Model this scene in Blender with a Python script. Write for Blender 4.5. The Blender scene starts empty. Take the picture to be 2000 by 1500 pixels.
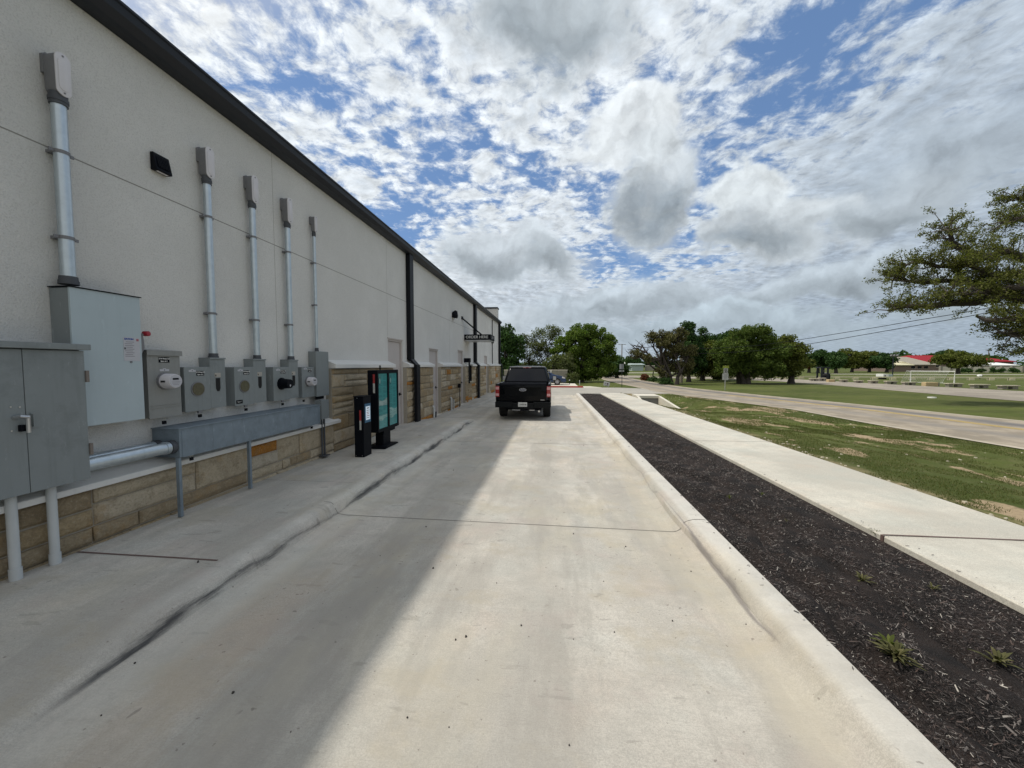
import bpy, bmesh, math, random
import numpy as np
from mathutils import Vector, Matrix
random.seed(7); RNG=np.random.default_rng(7)
sc=bpy.context.scene; C=sc.collection
# ------------------------------------------------------------------ camera
F=740.; VX,VY=1080.,713.; HC=1.8
PITCH=math.atan((750-VY)/F); YAW=math.atan(80/math.hypot(F,37))
cam=bpy.data.cameras.new('camera'); co=bpy.data.objects.new('camera',cam); C.objects.link(co)
co.location=(0,0,HC); co.rotation_euler=(math.pi/2-PITCH,0,YAW)
cam.sensor_width=36; cam.lens=F/2000*36; cam.clip_start=.05; cam.clip_end=3000
sc.camera=co
# ------------------------------------------------------------------ light
SUN_EL=math.radians(60); SUN_AZ=math.radians(272)   # sun stands over the roof, square to the lane
sd=Vector((math.cos(SUN_EL)*math.sin(SUN_AZ),math.cos(SUN_EL)*math.cos(SUN_AZ),math.sin(SUN_EL)))
sl=bpy.data.lights.new('sun','SUN'); sl.energy=2.75; sl.angle=math.radians(1.3); sl.color=(1,.94,.84)
so=bpy.data.objects.new('sun',sl); C.objects.link(so); so.rotation_euler=sd.to_track_quat('Z','Y').to_euler(); so.location=(0,0,30)
sc.view_settings.view_transform='Standard'; sc.view_settings.look='None'; sc.view_settings.exposure=0.0; sc.view_settings.gamma=1

def ray(x,y):
    cx,cy=(x-1000)/F,(750-y)/F
    f=(-math.sin(YAW)*math.cos(PITCH),math.cos(YAW)*math.cos(PITCH),-math.sin(PITCH))
    r=(math.cos(YAW),math.sin(YAW),0)
    u=(r[1]*f[2]-r[2]*f[1],r[2]*f[0]-r[0]*f[2],r[0]*f[1]-r[1]*f[0])
    return tuple(f[i]+cx*r[i]+cy*u[i] for i in range(3))
def G(x,y,z=0):
    d=ray(x,y);t=(z-HC)/d[2];return Vector((d[0]*t,d[1]*t,z))
def WX(x,y,X):
    d=ray(x,y);t=X/d[0];return Vector((X,d[1]*t,HC+d[2]*t))
def DY(x,y,Y):
    d=ray(x,y);t=Y/d[1];return Vector((d[0]*t,Y,HC+d[2]*t))

# ------------------------------------------------------------------ world
W=bpy.data.worlds.new('World'); sc.world=W; W.use_nodes=True
nt=W.node_tree; nt.nodes.clear()
class NG:
    """small helper for writing node maths"""
    def __init__(s,nt): s.nt=nt
    def n(s,t,**k):
        a=s.nt.nodes.new(t)
        for kk,v in k.items():
            if hasattr(a,kk): setattr(a,kk,v)
        return a
    def put(s,sock,v):
        if isinstance(v,bpy.types.NodeSocket): s.nt.links.new(v,sock)
        elif isinstance(v,(tuple,list)) and len(v)==3 and sock.type=='RGBA': sock.default_value=(*v,1)
        else: sock.default_value=v
    def m(s,op,a,b=0.,c=0.,clamp=False):
        q=s.n('ShaderNodeMath'); q.operation=op; q.use_clamp=clamp
        s.put(q.inputs[0],a); s.put(q.inputs[1],b)
        if op in('MULTIPLY_ADD',): s.put(q.inputs[2],c)
        return q.outputs[0]
    def vm(s,op,a,b=None,sc_=None):
        q=s.n('ShaderNodeVectorMath'); q.operation=op; s.put(q.inputs[0],a)
        if b is not None: s.put(q.inputs[1],b)
        if sc_ is not None: s.put(q.inputs['Scale'],sc_)
        return q.outputs['Value'] if op in('DOT_PRODUCT','LENGTH') else q.outputs[0]
    def ss(s,v,a,b,lo=0.,hi=1.):
        q=s.n('ShaderNodeMapRange'); q.interpolation_type='SMOOTHSTEP'
        s.put(q.inputs[0],v)
        for i,w in enumerate((a,b,lo,hi)): q.inputs[i+1].default_value=w
        return q.outputs[0]
    def noise(s,vec,scale,det=4,rough=.55,dist=0.,col=False):
        q=s.n('ShaderNodeTexNoise'); s.put(q.inputs['Vector'],vec)
        q.inputs['Scale'].default_value=scale; q.inputs['Detail'].default_value=det; q.inputs['Roughness'].default_value=rough; q.inputs['Distortion'].default_value=dist
        return q.outputs['Color'] if col else q.outputs[0]
    def mix(s,f,a,b,mode='MIX'):
        q=s.n('ShaderNodeMix'); q.data_type='RGBA'; q.blend_type=mode
        s.put(q.inputs[0],f); s.put(q.inputs[6],a); s.put(q.inputs[7],b)
        return q.outputs[2]
    def mapping(s,vec,scale=(1,1,1),loc=(0,0,0),rot=(0,0,0)):
        q=s.n('ShaderNodeMapping'); s.put(q.inputs[0],vec); q.inputs[1].default_value=loc; q.inputs[2].default_value=rot; q.inputs[3].default_value=scale
        return q.outputs[0]
    def xyz(s,v):
        q=s.n('ShaderNodeSeparateXYZ'); s.put(q.inputs[0],v); return q.outputs
    def comb(s,x,y,z):
        q=s.n('ShaderNodeCombineXYZ'); s.put(q.inputs[0],x); s.put(q.inputs[1],y); s.put(q.inputs[2],z); return q.outputs[0]
g=NG(nt)
tc=g.n('ShaderNodeTexCoord'); D=tc.outputs['Generated']
sky=g.n('ShaderNodeTexSky'); sky.sky_type='NISHITA'; sky.sun_disc=False; sky.sun_elevation=SUN_EL; sky.sun_rotation=SUN_AZ
sky.altitude=200; sky.air_density=1.0; sky.dust_density=.6
dx,dy,dz=g.xyz(D)
den=g.m('MAXIMUM',g.m('ADD',dz,.12),.04)
P=g.comb(g.m('DIVIDE',dx,den),g.m('DIVIDE',dy,den),0.)
Pw=g.vm('ADD',P,g.vm('SCALE',g.vm('SUBTRACT',g.noise(P,5.,3,.55,col=True),(.5,.5,.5)),sc_=.10))
n1=g.noise(Pw,5.2,3,.5)           # cells of the cloud sheet
nf=g.noise(Pw,13.,7,.66)          # flecks
n0=g.noise(g.mapping(P,loc=(1.7,.4,0)),1.15,2,.5)    # where the sheet opens
cov=g.m('ADD',g.m('MULTIPLY',n1,.46),g.m('MULTIPLY',n0,.50)); cov=g.m('ADD',cov,g.m('MULTIPLY',nf,.50))
lowc=g.ss(dz,.30,.04)            # thicker towards the horizon
cov=g.m('ADD',cov,g.m('MULTIPLY',lowc,.18))
def bias(px,py,w,amt):
    c=Vector(ray(px,py)).normalized(); d=g.vm('DOT_PRODUCT',D,tuple(c)); return g.m('MULTIPLY',g.ss(d,math.cos(w),1.),amt)
for q in [(760,330,.22,-.055),(880,400,.22,-.06),(1550,200,.50,-.035),(1500,60,.3,-.005),(640,130,.28,.05),(1850,420,.35,.12),(1000,560,.3,.06)]: cov=g.m('ADD',cov,bias(*q))
sheet=g.ss(cov,.612,.772)
blue=g.mix(1.0,sky.outputs[0],(.82,.95,1.12),'MULTIPLY'); blue=g.mix(.45,blue,(2.0,3.5,6.3))
sunc=g.vm('DOT_PRODUCT',D,tuple(sd))
glow=g.ss(sunc,-.1,.62)
right=g.ss(dx,.10,.70)
# cloud thickness shading: thin edges bright, thick cells a little grey
thick=g.ss(cov,.72,.92); rel=g.m('MULTIPLY_ADD',g.m('SUBTRACT',nf,g.noise(g.vm('ADD',Pw,(-.035,.02,0.)),13.,7,.66)),1.3,1.0)
cw=g.mix(glow,(6.3,7.0,7.7),(8.2,8.7,9.1)); cw=g.mix(g.m('MULTIPLY',right,.75),cw,(4.7,5.5,6.4))
cg=g.mix(1.,cw,(.66,.69,.73),'MULTIPLY'); cw=g.mix(g.m('MULTIPLY',thick,.8),cw,cg)
cw=g.mix(1.0,cw,g.comb(rel,rel,rel),'MULTIPLY')
col=g.mix(sheet,blue,cw)
def blob(px,py,rx,ry,dark,soft,col,amt=1.,top=(8.0,8.6,9.0),base=(3.15,3.65,4.05),split=.1,wa=.24):
    c=Vector(ray(px,py)).normalized(); r=Vector((c.y,-c.x,0)).normalized(); u=r.cross(c)
    wob=g.vm('SUBTRACT',g.noise(g.vm('ADD',D,tuple(c*3)),5.2,7,.56,col=True),(.5,.5,.5))
    Dw=g.vm('ADD',D,g.vm('SCALE',wob,sc_=wa))
    dist=math.hypot(px-1000,py-750); k=1.12*F/(math.hypot(F,dist)**2)
    a=g.m('DIVIDE',g.vm('DOT_PRODUCT',Dw,tuple(r)),rx*k)
    b=g.m('DIVIDE',g.vm('DOT_PRODUCT',Dw,tuple(u)),ry*k)
    rr=g.m('SQRT',g.m('ADD',g.m('MULTIPLY',a,a),g.m('MULTIPLY',b,b)))
    front=g.ss(g.vm('DOT_PRODUCT',D,tuple(c)),.3,.5)
    dens=g.m('MULTIPLY',g.m('MULTIPLY',g.ss(rr,1.15,1.15-soft),front),amt)
    nn=g.noise(Dw,7,6,.52); n2=g.noise(g.vm('ADD',Dw,(-.014,0.,.020)),7,6,.52)
    sh=g.ss(g.m('ADD',b,g.m('MULTIPLY',g.m('SUBTRACT',nn,.5),2.2)),.55+split,-.55+split)
    sh=g.m('MULTIPLY',sh,g.ss(rr,1.25,.55)); sh=g.m('MULTIPLY',sh,dark)
    cc=g.mix(sh,top,base); f=g.m('MULTIPLY_ADD',g.m('SUBTRACT',n2,nn),2.0,1.0); cc=g.mix(1.,cc,g.comb(f,f,f),'MULTIPLY')
    return g.mix(dens,col,cc)
for b in [(1050,20,270,165,1.,.70,(6.0,6.7,7.2)),(1860,300,300,190,.5,.9,(4.9,5.7,6.5)),(1235,265,105,70,.15,.35,(8.3,8.8,9.1)),(1275,385,95,120,1.,.35,(7.0,7.6,8.0)),
          (1465,380,95,50,.15,.35,(7.9,8.5,8.8)),(1490,455,140,80,1.,.28,(6.8,7.4,7.8)),(1730,370,140,80,.95,.8,(5.2,5.9,6.5)),
          (1000,505,150,55,.85,.5,(6.6,7.3,7.9)),(1190,590,230,50,.65,.6,(5.6,6.4,7.1)),(1620,560,240,50,.8,.5,(5.4,6.2,6.9)),(1930,600,220,55,.85,.6,(4.6,5.4,6.1)),(880,620,200,40,.3,.7,(6.8,7.5,8.1)),(1400,640,260,34,.6,.6,(5.0,5.9,6.6))]:
    col=blob(b[0],b[1],b[2],b[3],b[4],b[5],col,.95,top=b[6],split=.15)
# unseen sky brightened round the sun and behind the viewer to lift ambient light
aur=g.ss(sunc,.72,.95); col=g.mix(aur,col,(11.,10.7,10.))
back=g.ss(dy,.05,-.45); col=g.mix(g.m('MULTIPLY',back,.6),col,(7.2,7.1,6.7))
bel=g.ss(dz,.02,-.06); col=g.mix(bel,col,(2.6,2.6,2.3))
hz=g.ss(dz,.20,.0); col=g.mix(g.m('MULTIPLY',hz,.40),col,(3.6,4.5,5.2))
bg=g.n('ShaderNodeBackground'); g.put(bg.inputs[0],col); bg.inputs[1].default_value=.1
ow=g.n('ShaderNodeOutputWorld'); nt.links.new(bg.outputs[0],ow.inputs[0])
W.cycles.sampling_method='MANUAL'; W.cycles.sample_map_resolution=512

# ------------------------------------------------------------------ materials
MATS={}
def newmat(name):
    m=bpy.data.materials.new(name); m.use_nodes=True; t=m.node_tree; t.nodes.clear()
    o=t.nodes.new('ShaderNodeOutputMaterial'); p=t.nodes.new('ShaderNodeBsdfPrincipled'); t.links.new(p.outputs[0],o.inputs[0])
    g=NG(t); g.p=p; g.pos=t.nodes.new('ShaderNodeNewGeometry'); MATS[name]=m
    return m,g
def bump(g,h,strength=.3,dist=.01):
    b=g.n('ShaderNodeBump'); b.inputs['Strength'].default_value=strength; b.inputs['Distance'].default_value=dist
    g.put(b.inputs['Height'],h); g.nt.links.new(b.outputs[0],g.p.inputs['Normal'])
def M(name,base,rough=.6,metal=0.,var=.10,vs=6.,bmp=0.,bs=120.,spec=None,coat=0.,emit=0.,streak=0.,scuff=0.):
    if name in MATS: return MATS[name]
    m,g=newmat(name); P=g.pos.outputs['Position']
    v=g.noise(P,vs,4,.6); f=g.m('MULTIPLY_ADD',v,2*var,1-var)
    c=g.mix(1.,base,g.comb(f,f,f),'MULTIPLY')
    if streak:
        s=g.noise(g.mapping(P,scale=(7,7,.5)),3,5,.6); k=g.ss(s,.5,.75,0,streak); c=g.mix(k,c,tuple(x*.55 for x in base))
    if scuff:
        s=g.noise(g.mapping(P,scale=(8,8,2.2),rot=(.5,0,0)),2.2,6,.75); c=g.mix(g.ss(s,.60,.68,0,scuff),c,tuple(min(1,x*1.7+.05) for x in base))
        s=g.noise(g.mapping(P,loc=(3,1,8)),3.1,7,.75); c=g.mix(g.ss(s,.52,.68,0,scuff*1.2),c,tuple(x*.62 for x in base)); s=g.noise(P,70,3,.7); c=g.mix(g.ss(s,.66,.72,0,scuff),c,(.12,.09,.07))
    g.put(g.p.inputs['Base Color'],c); r=g.m('MULTIPLY_ADD',v,.16,rough-.08); g.put(g.p.inputs['Roughness'],r)
    g.p.inputs['Metallic'].default_value=metal
    if spec is not None: g.p.inputs['Specular IOR Level'].default_value=spec
    if coat: g.p.inputs['Coat Weight'].default_value=coat; g.p.inputs['Coat Roughness'].default_value=.04
    if emit: g.put(g.p.inputs['Emission Color'],base); g.p.inputs['Emission Strength'].default_value=emit
    if bmp: bump(g,g.noise(P,bs,3,.6),bmp,.01)
    return m
def mat_concrete(name,base,lane=False,tint=(.56,.50,.385)):
    m,g=newmat(name); P=g.pos.outputs['Position']; x,y,z=g.xyz(P)
    a=g.noise(P,.55,5,.6); b=g.noise(P,4.3,7,.72); c_=g.noise(P,55,5,.75); d_=g.noise(P,160,3,.7)
    br=g.noise(g.mapping(P,scale=(1.6,75,10)),3.2,5,.7)     # broomed across the lane
    c=g.mix(g.ss(a,.38,.60),tuple(v*.80 for v in base),tuple(min(1,v*1.08) for v in base))
    c=g.mix(g.ss(b,.44,.62,0,.36),c,tuple(v*.72 for v in base))
    c=g.mix(g.ss(c_,.46,.60,0,.36),c,tuple(v*.62 for v in base))
    c=g.mix(g.ss(d_,.50,.62,0,.40),c,tuple(v*.55 for v in base)); c=g.mix(g.ss(d_,.50,.38,0,.35),c,tuple(min(1,v*1.25) for v in base))
    c=g.mix(g.ss(br,.50,.62,0,.34),c,tuple(v*.66 for v in base))
    cold=g.noise(g.mapping(P,loc=(9,3,1)),1.6,5,.6); c=g.mix(g.ss(cold,.48,.66,0,.35),c,g.mix(1.,c,(.90,.98,1.02),'MULTIPLY')); c=g.mix(g.ss(cold,.46,.30,0,.5),c,g.mix(1.,c,(1.05,.97,.93),'MULTIPLY'))
    if lane:
        # weathering laid down by tyres and run-off: grey wheel paths, smeared dark blotches, tan and rosy dirt; also paler kerb tops
        wp=g.noise(g.mapping(P,scale=(1.5,.30,1),loc=(1,2,0)),1.3,6,.68); c=g.mix(g.ss(wp,.47,.60,0,.45),c,tuple(v*.58 for v in base))
        dirt2=g.noise(g.mapping(P,scale=(.9,1.1,1),loc=(11,5,0)),1.5,6,.65); c=g.mix(g.ss(dirt2,.53,.64,0,.40),c,(.42,.37,.28)); c=g.mix(g.ss(dirt2,.44,.36,0,.22),c,(.44,.36,.33))
        sm=g.noise(g.mapping(P,scale=(2.6,8.5,1),loc=(2,7,0)),1.1,5,.6,.25); c=g.mix(g.ss(sm,.635,.665,0,.38),c,tuple(v*.42 for v in base))
        hil=g.m('MULTIPLY',g.m('MULTIPLY',g.ss(x,-2.64,-2.70),g.ss(x,-2.84,-2.74)),g.m('MULTIPLY',g.ss(y,13,12),g.ss(y,1.6,2.6))); c=g.mix(g.m('MULTIPLY',hil,.20),c,(.72,.715,.68)); rg=g.noise(g.mapping(P,scale=(3.2,1.1,1),loc=(8,8,0)),1.6,7,.72); dk=g.ss(g.m('ADD',g.m('ABSOLUTE',g.m('ADD',x,1.45)),g.m('MULTIPLY',rg,1.5)),1.35,.70,0,.55); dk=g.m('MULTIPLY',dk,g.ss(y,7.5,2.5)); c=g.mix(dk,c,tuple(v*.50 for v in base)); rs_=g.ss(g.m('ADD',g.m('ABSOLUTE',g.m('ADD',x,2.05)),g.m('MULTIPLY',rg,.9)),.78,.50,0,.40); c=g.mix(g.m('MULTIPLY',rs_,g.ss(y,3.6,2.2)),c,(.46,.37,.28)); spl=g.ss(g.m('ABSOLUTE',g.m('ADD',x,2.42)),.22,.02,0,.35); c=g.mix(spl,c,(.66,.64,.58))  # hil: highlight painted into the colour of the left kerb's rolled top
        hir=g.ss(x,1.46,1.52); c=g.mix(g.m('MULTIPLY',hir,.5),c,(.66,.65,.61))  # right kerb top painted paler
        # tan silt washed along both gutters, grey tyre tracks, small pits
        e1=g.ss(g.m('ADD',g.m('ABSOLUTE',g.m('SUBTRACT',x,1.24)),g.m('MULTIPLY',g.noise(P,1.7,6,.65),.60)),.50,.22,0,.42)
        e2=g.ss(g.m('ADD',g.m('ABSOLUTE',g.m('ADD',x,2.30)),g.m('MULTIPLY',g.noise(P,2.1,6,.65),.60)),.48,.22,0,.30)
        c=g.mix(e1,c,tint); c=g.mix(e2,c,tuple(v*.85 for v in tint))
        tr=g.ss(g.m('ADD',g.m('ABSOLUTE',g.m('SUBTRACT',g.m('ABSOLUTE',g.m('ADD',x,.85)),.75)),g.m('MULTIPLY',g.noise(P,.9,6,.65),.9)),.85,.45,0,.36)
        c=g.mix(tr,c,tuple(v*.60 for v in base))
        yel=g.noise(g.mapping(P,scale=(1.2,.35,1),loc=(4,4,0)),1.,4,.6); c=g.mix(g.ss(yel,.52,.64,0,.22),c,(.55,.50,.38))
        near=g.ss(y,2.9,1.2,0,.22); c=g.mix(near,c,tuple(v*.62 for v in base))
        pit=g.noise(g.mapping(P,scale=(9,6,1)),1.,2,.3,.6)
        c=g.mix(g.ss(pit,.76,.78,0,.5),c,(.20,.18,.16))
        st=g.noise(g.mapping(P,scale=(5,9,1),loc=(3,1,0)),1.4,6,.7,.5); c=g.mix(g.ss(st,.60,.72,0,.16),c,(.22,.20,.18)); cld=g.noise(g.mapping(P,scale=(1,1.4,1),loc=(7,1,0)),2.2,6,.7); c=g.mix(g.ss(cld,.47,.62,0,.22),c,tuple(v*.62 for v in base))
        sp=g.noise(P,26,2,.5); c=g.mix(g.ss(sp,.72,.76,0,.5),c,(.12,.10,.09))
        # black tyre scuffs broken along the kerb faces
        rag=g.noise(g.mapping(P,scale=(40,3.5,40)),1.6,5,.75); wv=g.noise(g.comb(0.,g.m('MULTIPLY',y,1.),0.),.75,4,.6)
        cl=g.m('MULTIPLY_ADD',wv,.04,-2.625); dl=g.m('ABSOLUTE',g.m('SUBTRACT',x,cl))
        wl=g.m('ADD',g.m('MULTIPLY_ADD',g.noise(g.comb(3.,y,0.),.9,3,.6),.085,-.018),g.ss(y,2.6,1.9,0,.018))
        kl=g.ss(g.m('SUBTRACT',g.m('ADD',dl,g.m('MULTIPLY',rag,.045)),wl),.022,-.012); kl=g.m('MULTIPLY',kl,g.m('MULTIPLY',g.ss(y,1.5,1.9),g.ss(y,12.6,12.0)))
        c=g.mix(g.m('MULTIPLY',kl,.92),c,(.05,.05,.053))
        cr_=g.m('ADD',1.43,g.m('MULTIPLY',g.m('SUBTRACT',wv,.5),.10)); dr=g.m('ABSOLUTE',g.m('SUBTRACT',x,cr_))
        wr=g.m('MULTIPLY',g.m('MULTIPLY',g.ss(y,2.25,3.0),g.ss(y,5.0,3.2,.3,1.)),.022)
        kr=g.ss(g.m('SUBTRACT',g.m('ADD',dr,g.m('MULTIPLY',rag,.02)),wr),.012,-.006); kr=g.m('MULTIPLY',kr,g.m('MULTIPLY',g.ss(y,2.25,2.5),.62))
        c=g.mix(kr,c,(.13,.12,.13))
    g.put(g.p.inputs['Base Color'],c); g.p.inputs['Roughness'].default_value=.88; g.p.inputs['Specular IOR Level'].default_value=.2
    h=g.m('ADD',g.m('MULTIPLY',br,.8),g.m('MULTIPLY',c_,.6)); bump(g,h,.5,.006)
    return m
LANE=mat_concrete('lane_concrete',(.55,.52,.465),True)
SIDE=mat_concrete('sidewalk_concrete',(.515,.485,.43))
SIDER=mat_concrete('path_concrete',(.595,.57,.50))
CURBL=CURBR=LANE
def mat_grass(name,patch=False):
    m,g=newmat(name); P=g.pos.outputs['Position']; x,y,z=g.xyz(P)
    a=g.noise(P,.22,5,.6); b=g.noise(P,2.2,6,.7); c_=g.noise(P,30,4,.75); st=g.noise(g.mapping(P,scale=(.05,.6,1)),1.,3,.5)
    c=g.mix(g.ss(a,.35,.68),(.068,.088,.024),(.112,.130,.038)); c=g.mix(g.ss(b,.45,.75,0,.6),c,(.17,.155,.080))
    c=g.mix(g.ss(c_,.47,.62,0,.45),c,(.045,.058,.020)); c=g.mix(g.ss(st,.5,.7,0,.25),c,(.15,.20,.04))
    # worn earth where the near verge is bare
    dn=g.noise(g.mapping(P,scale=(.8,.45,1),loc=(2.3,.6,0)),1.,5,.6); near=g.m('MULTIPLY',g.ss(x,12,10.2),g.ss(y,30,24))
    dirt=g.m('MULTIPLY',g.ss(g.m('ADD',dn,g.m('MULTIPLY',b,.12)),.605,.645),near)
    edge=g.m('MULTIPLY',g.ss(g.m('ADD',x,g.m('MULTIPLY',b,1.2)),5.9,5.3),g.m('MULTIPLY',g.ss(x,3.5,4.0),g.ss(y,30,20)))
    dirt=g.m('MAXIMUM',dirt,g.m('MULTIPLY',edge,.6))
    dc=g.mix(g.ss(c_,.4,.7),(.40,.31,.20),(.26,.20,.13)); c=g.mix(dirt,c,dc)
    g.put(g.p.inputs['Base Color'],c); g.p.inputs['Roughness'].default_value=.95; g.p.inputs['Specular IOR Level'].default_value=.1
    bump(g,g.m('ADD',c_,b),.7,.03); return m
GRASS=mat_grass('grass_ground')
def mat_street():
    m,g=newmat('street_surface'); P=g.pos.outputs['Position']
    uv=g.n('ShaderNodeTexCoord').outputs['UV']; u,v,_=g.xyz(uv)
    b=g.noise(P,1.2,6,.65); c_=g.noise(P,60,3,.7); lng=g.noise(g.mapping(uv,scale=(9,.12,1)),1.,4,.6)
    c=g.mix(g.ss(b,.38,.62),(.25,.215,.165),(.38,.325,.25)); c=g.mix(g.ss(c_,.4,.75,0,.5),c,(.17,.15,.13))
    tr=g.ss(g.m('ADD',g.m('ABSOLUTE',g.m('SUBTRACT',u,.30)),g.m('MULTIPLY',lng,.12)),.19,.07,0,.5)
    tr2=g.ss(g.m('ADD',g.m('ABSOLUTE',g.m('SUBTRACT',u,.74)),g.m('MULTIPLY',lng,.12)),.19,.07,0,.8)
    c=g.mix(tr,c,(.20,.19,.18)); c=g.mix(tr2,c,(.12,.12,.125))
    ed=g.ss(g.m('ADD',g.m('ABSOLUTE',g.m('SUBTRACT',u,.5)),g.m('MULTIPLY',g.noise(P,3,4),.06)),.485,.52,0,.85); c=g.mix(ed,c,(.50,.45,.36))
    g.put(g.p.inputs['Base Color'],c); g.p.inputs['Roughness'].default_value=.9; bump(g,c_,.4,.008); return m
STREET=mat_street()
def mat_two(name,c1,c2,c3,s1=2.,s2=50.,rough=.9,bmp=.5,bd=.01):
    m,g=newmat(name); P=g.pos.outputs['Position']; a=g.noise(P,s1,6,.65); b=g.noise(P,s2,4,.7)
    c=g.mix(g.ss(a,.38,.66),c1,c2); c=g.mix(g.ss(b,.45,.72,0,.7),c,c3)
    g.put(g.p.inputs['Base Color'],c); g.p.inputs['Roughness'].default_value=rough; g.p.inputs['Specular IOR Level'].default_value=.2
    bump(g,g.m('ADD',b,a),bmp,bd); return m
GRAVEL=mat_two('gravel_surface',(.28,.25,.21),(.38,.34,.28),(.15,.13,.11),.5,18)
DRIVE=mat_two('drive_surface',(.36,.345,.31),(.42,.40,.355),(.27,.26,.24),.6,40)
MULCHB=mat_two('mulch_base',(.016,.014,.014),(.042,.031,.027),(.10,.09,.085),3,120,.95,1.,.03)
def mat_island(name,stops,rough=.8,spec=.3,posvar=.25,vs=3.,bmp=0.,bs=60,trans=0.,const=False):
    m,g=newmat(name); r=g.pos.outputs['Random Per Island']; P=g.pos.outputs['Position']
    cr=g.n('ShaderNodeValToRGB'); g.put(cr.inputs[0],r); el=cr.color_ramp.elements
    if const: cr.color_ramp.interpolation='CONSTANT'
    while len(el)<len(stops): el.new(.5)
    for e,(p,c) in zip(el,stops): e.position=p; e.color=(*c,1)
    f=g.m('MULTIPLY_ADD',g.noise(P,vs,5,.65),2*posvar,1-posvar); c=g.mix(1.,cr.outputs[0],g.comb(f,f,f),'MULTIPLY')
    g.put(g.p.inputs['Base Color'],c); g.p.inputs['Roughness'].default_value=rough; g.p.inputs['Specular IOR Level'].default_value=spec
    if bmp: bump(g,g.noise(P,bs,5,.7),bmp,.012)
    if trans:
        t=g.n('ShaderNodeBsdfTranslucent'); g.put(t.inputs[0],g.mix(1.,c,(1.1,1.25,.5),'MULTIPLY')); mx=g.n('ShaderNodeMixShader'); mx.inputs[0].default_value=trans
        g.nt.links.new(g.p.outputs[0],mx.inputs[1]); g.nt.links.new(t.outputs[0],mx.inputs[2])
        o=[n for n in g.nt.nodes if n.type=='OUTPUT_MATERIAL'][0]; g.nt.links.new(mx.outputs[0],o.inputs[0])
    return m
STONE0=mat_island('stone_blocks',[(0,(.36,.285,.185)),(.20,(.50,.42,.30)),(.42,(.42,.32,.19)),(.58,(.54,.46,.34)),(.78,(.33,.255,.16)),(.91,(.42,.18,.03)),(.955,(.52,.46,.36))],.9,.15,.30,7,.7,55,const=True)
def stonemat():
    m=STONE0; g=NG(m.node_tree); p_=[n for n in m.node_tree.nodes if n.type=='BSDF_PRINCIPLED'][0]; g.p=p_; P=[n for n in m.node_tree.nodes if n.type=='NEW_GEOMETRY'][0].outputs['Position']; r=[n for n in m.node_tree.nodes if n.type=='NEW_GEOMETRY'][0].outputs['Random Per Island']
    c=p_.inputs['Base Color'].links[0].from_socket; a=g.noise(P,9,6,.7); b=g.noise(P,48,5,.75); w=g.noise(g.mapping(P,loc=(3,3,3)),3.2,5,.65)
    c=g.mix(g.ss(w,.54,.66,0,.35),c,(.42,.25,.09)); c=g.mix(g.ss(a,.50,.62,0,.32),c,(.22,.165,.10)); c=g.mix(g.ss(b,.50,.60,0,.28),c,(.17,.15,.115)); c=g.mix(g.ss(b,.46,.36,0,.35),c,(.52,.48,.40))
    g.put(p_.inputs['Base Color'],c); bump(g,g.m('ADD',g.m('MULTIPLY',a,1.6),b),1.,.022); return m
STONE=stonemat()
MULCHC=mat_island('mulch_chips',[(0,(.012,.011,.011)),(.38,(.038,.032,.031)),(.62,(.075,.050,.042)),(.82,(.12,.105,.098)),(.95,(.22,.20,.185)),(1,(.46,.43,.38))],.75,.3,.2,9)
def leafm(name,a,b,c,tr=.28): return mat_island(name,[(0,a),(.5,b),(1,c)],.7,.2,.35,.6,trans=tr)
L_OAK=leafm('oak_leaves',(.060,.072,.018),(.115,.130,.028),(.195,.200,.065),.38)
L_GREEN=leafm('bright_leaves',(0.054,0.096,0.017),(0.102,0.162,0.026),(0.180,0.240,0.048),.35)
L_DARK=leafm('dark_leaves',(0.020,0.051,0.014),(0.041,0.087,0.023),(0.072,0.131,0.038),.2)
L_OLIVE=leafm('olive_leaves',(0.063,0.081,0.016),(0.109,0.132,0.025),(0.172,0.190,0.052),.32)
L_MID=leafm('mid_green_leaves',(0.046,0.080,0.017),(0.087,0.131,0.026),(0.145,0.189,0.043),.28)
L_PALE=leafm('pale_leaves',(.070,.095,.030),(.110,.135,.050),(.170,.185,.085))
L_BROWN=leafm('brownish_leaves',(0.061,0.065,0.024),(0.108,0.105,0.041),(0.162,0.149,0.068),.22)
L_RED=leafm('reddish_leaves',(.12,.03,.02),(.20,.06,.03),(.10,.09,.03),.15)
BLADE=leafm('grass_blades',(.050,.070,.017),(.092,.112,.030),(.19,.175,.080),.32)
BARK=M('bark',(.050,.042,.036),.9,var=.4,vs=4,bmp=.8,bs=25)
BARKG=M('grey_bark',(.095,.080,.070),.9,var=.35,vs=5,bmp=.8,bs=25)
STUC=mat_two('stucco',(.66,.65,.625),(.73,.72,.695),(.50,.49,.47),.6,75,.93,1.,.012)
SILL=M('painted_sill',(.68,.67,.64),.8,var=.08,vs=5,bmp=.3,streak=.12)
MORT=M('mortar',(.36,.325,.265),.95,var=.2,vs=20,bmp=.4,bs=80)
TRIM=M('dark_bronze_trim',(.016,.019,.026),.45,var=.15,vs=2,spec=.35)
SPOUT=M('black_downspout',(.006,.007,.010),.5,spec=.2)
BLACK=M('black_paint',(.004,.005,.008),.5,var=.2,vs=3,spec=.10)
BLACKG=M('black_gloss',(.002,.0025,.0035),.2,var=.1,spec=.12,coat=.10)
DOORM=M('door_paint',(.50,.455,.435),.55,var=.05,vs=3,streak=.1)
GREYA=M('grey_enamel',(.21,.232,.236),.42,var=.10,vs=3,spec=.45,streak=.25,scuff=.30)
GREYB=M('light_grey_enamel',(.40,.47,.50),.36,var=.06,vs=2,spec=.5,streak=.12,scuff=.12)
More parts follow.
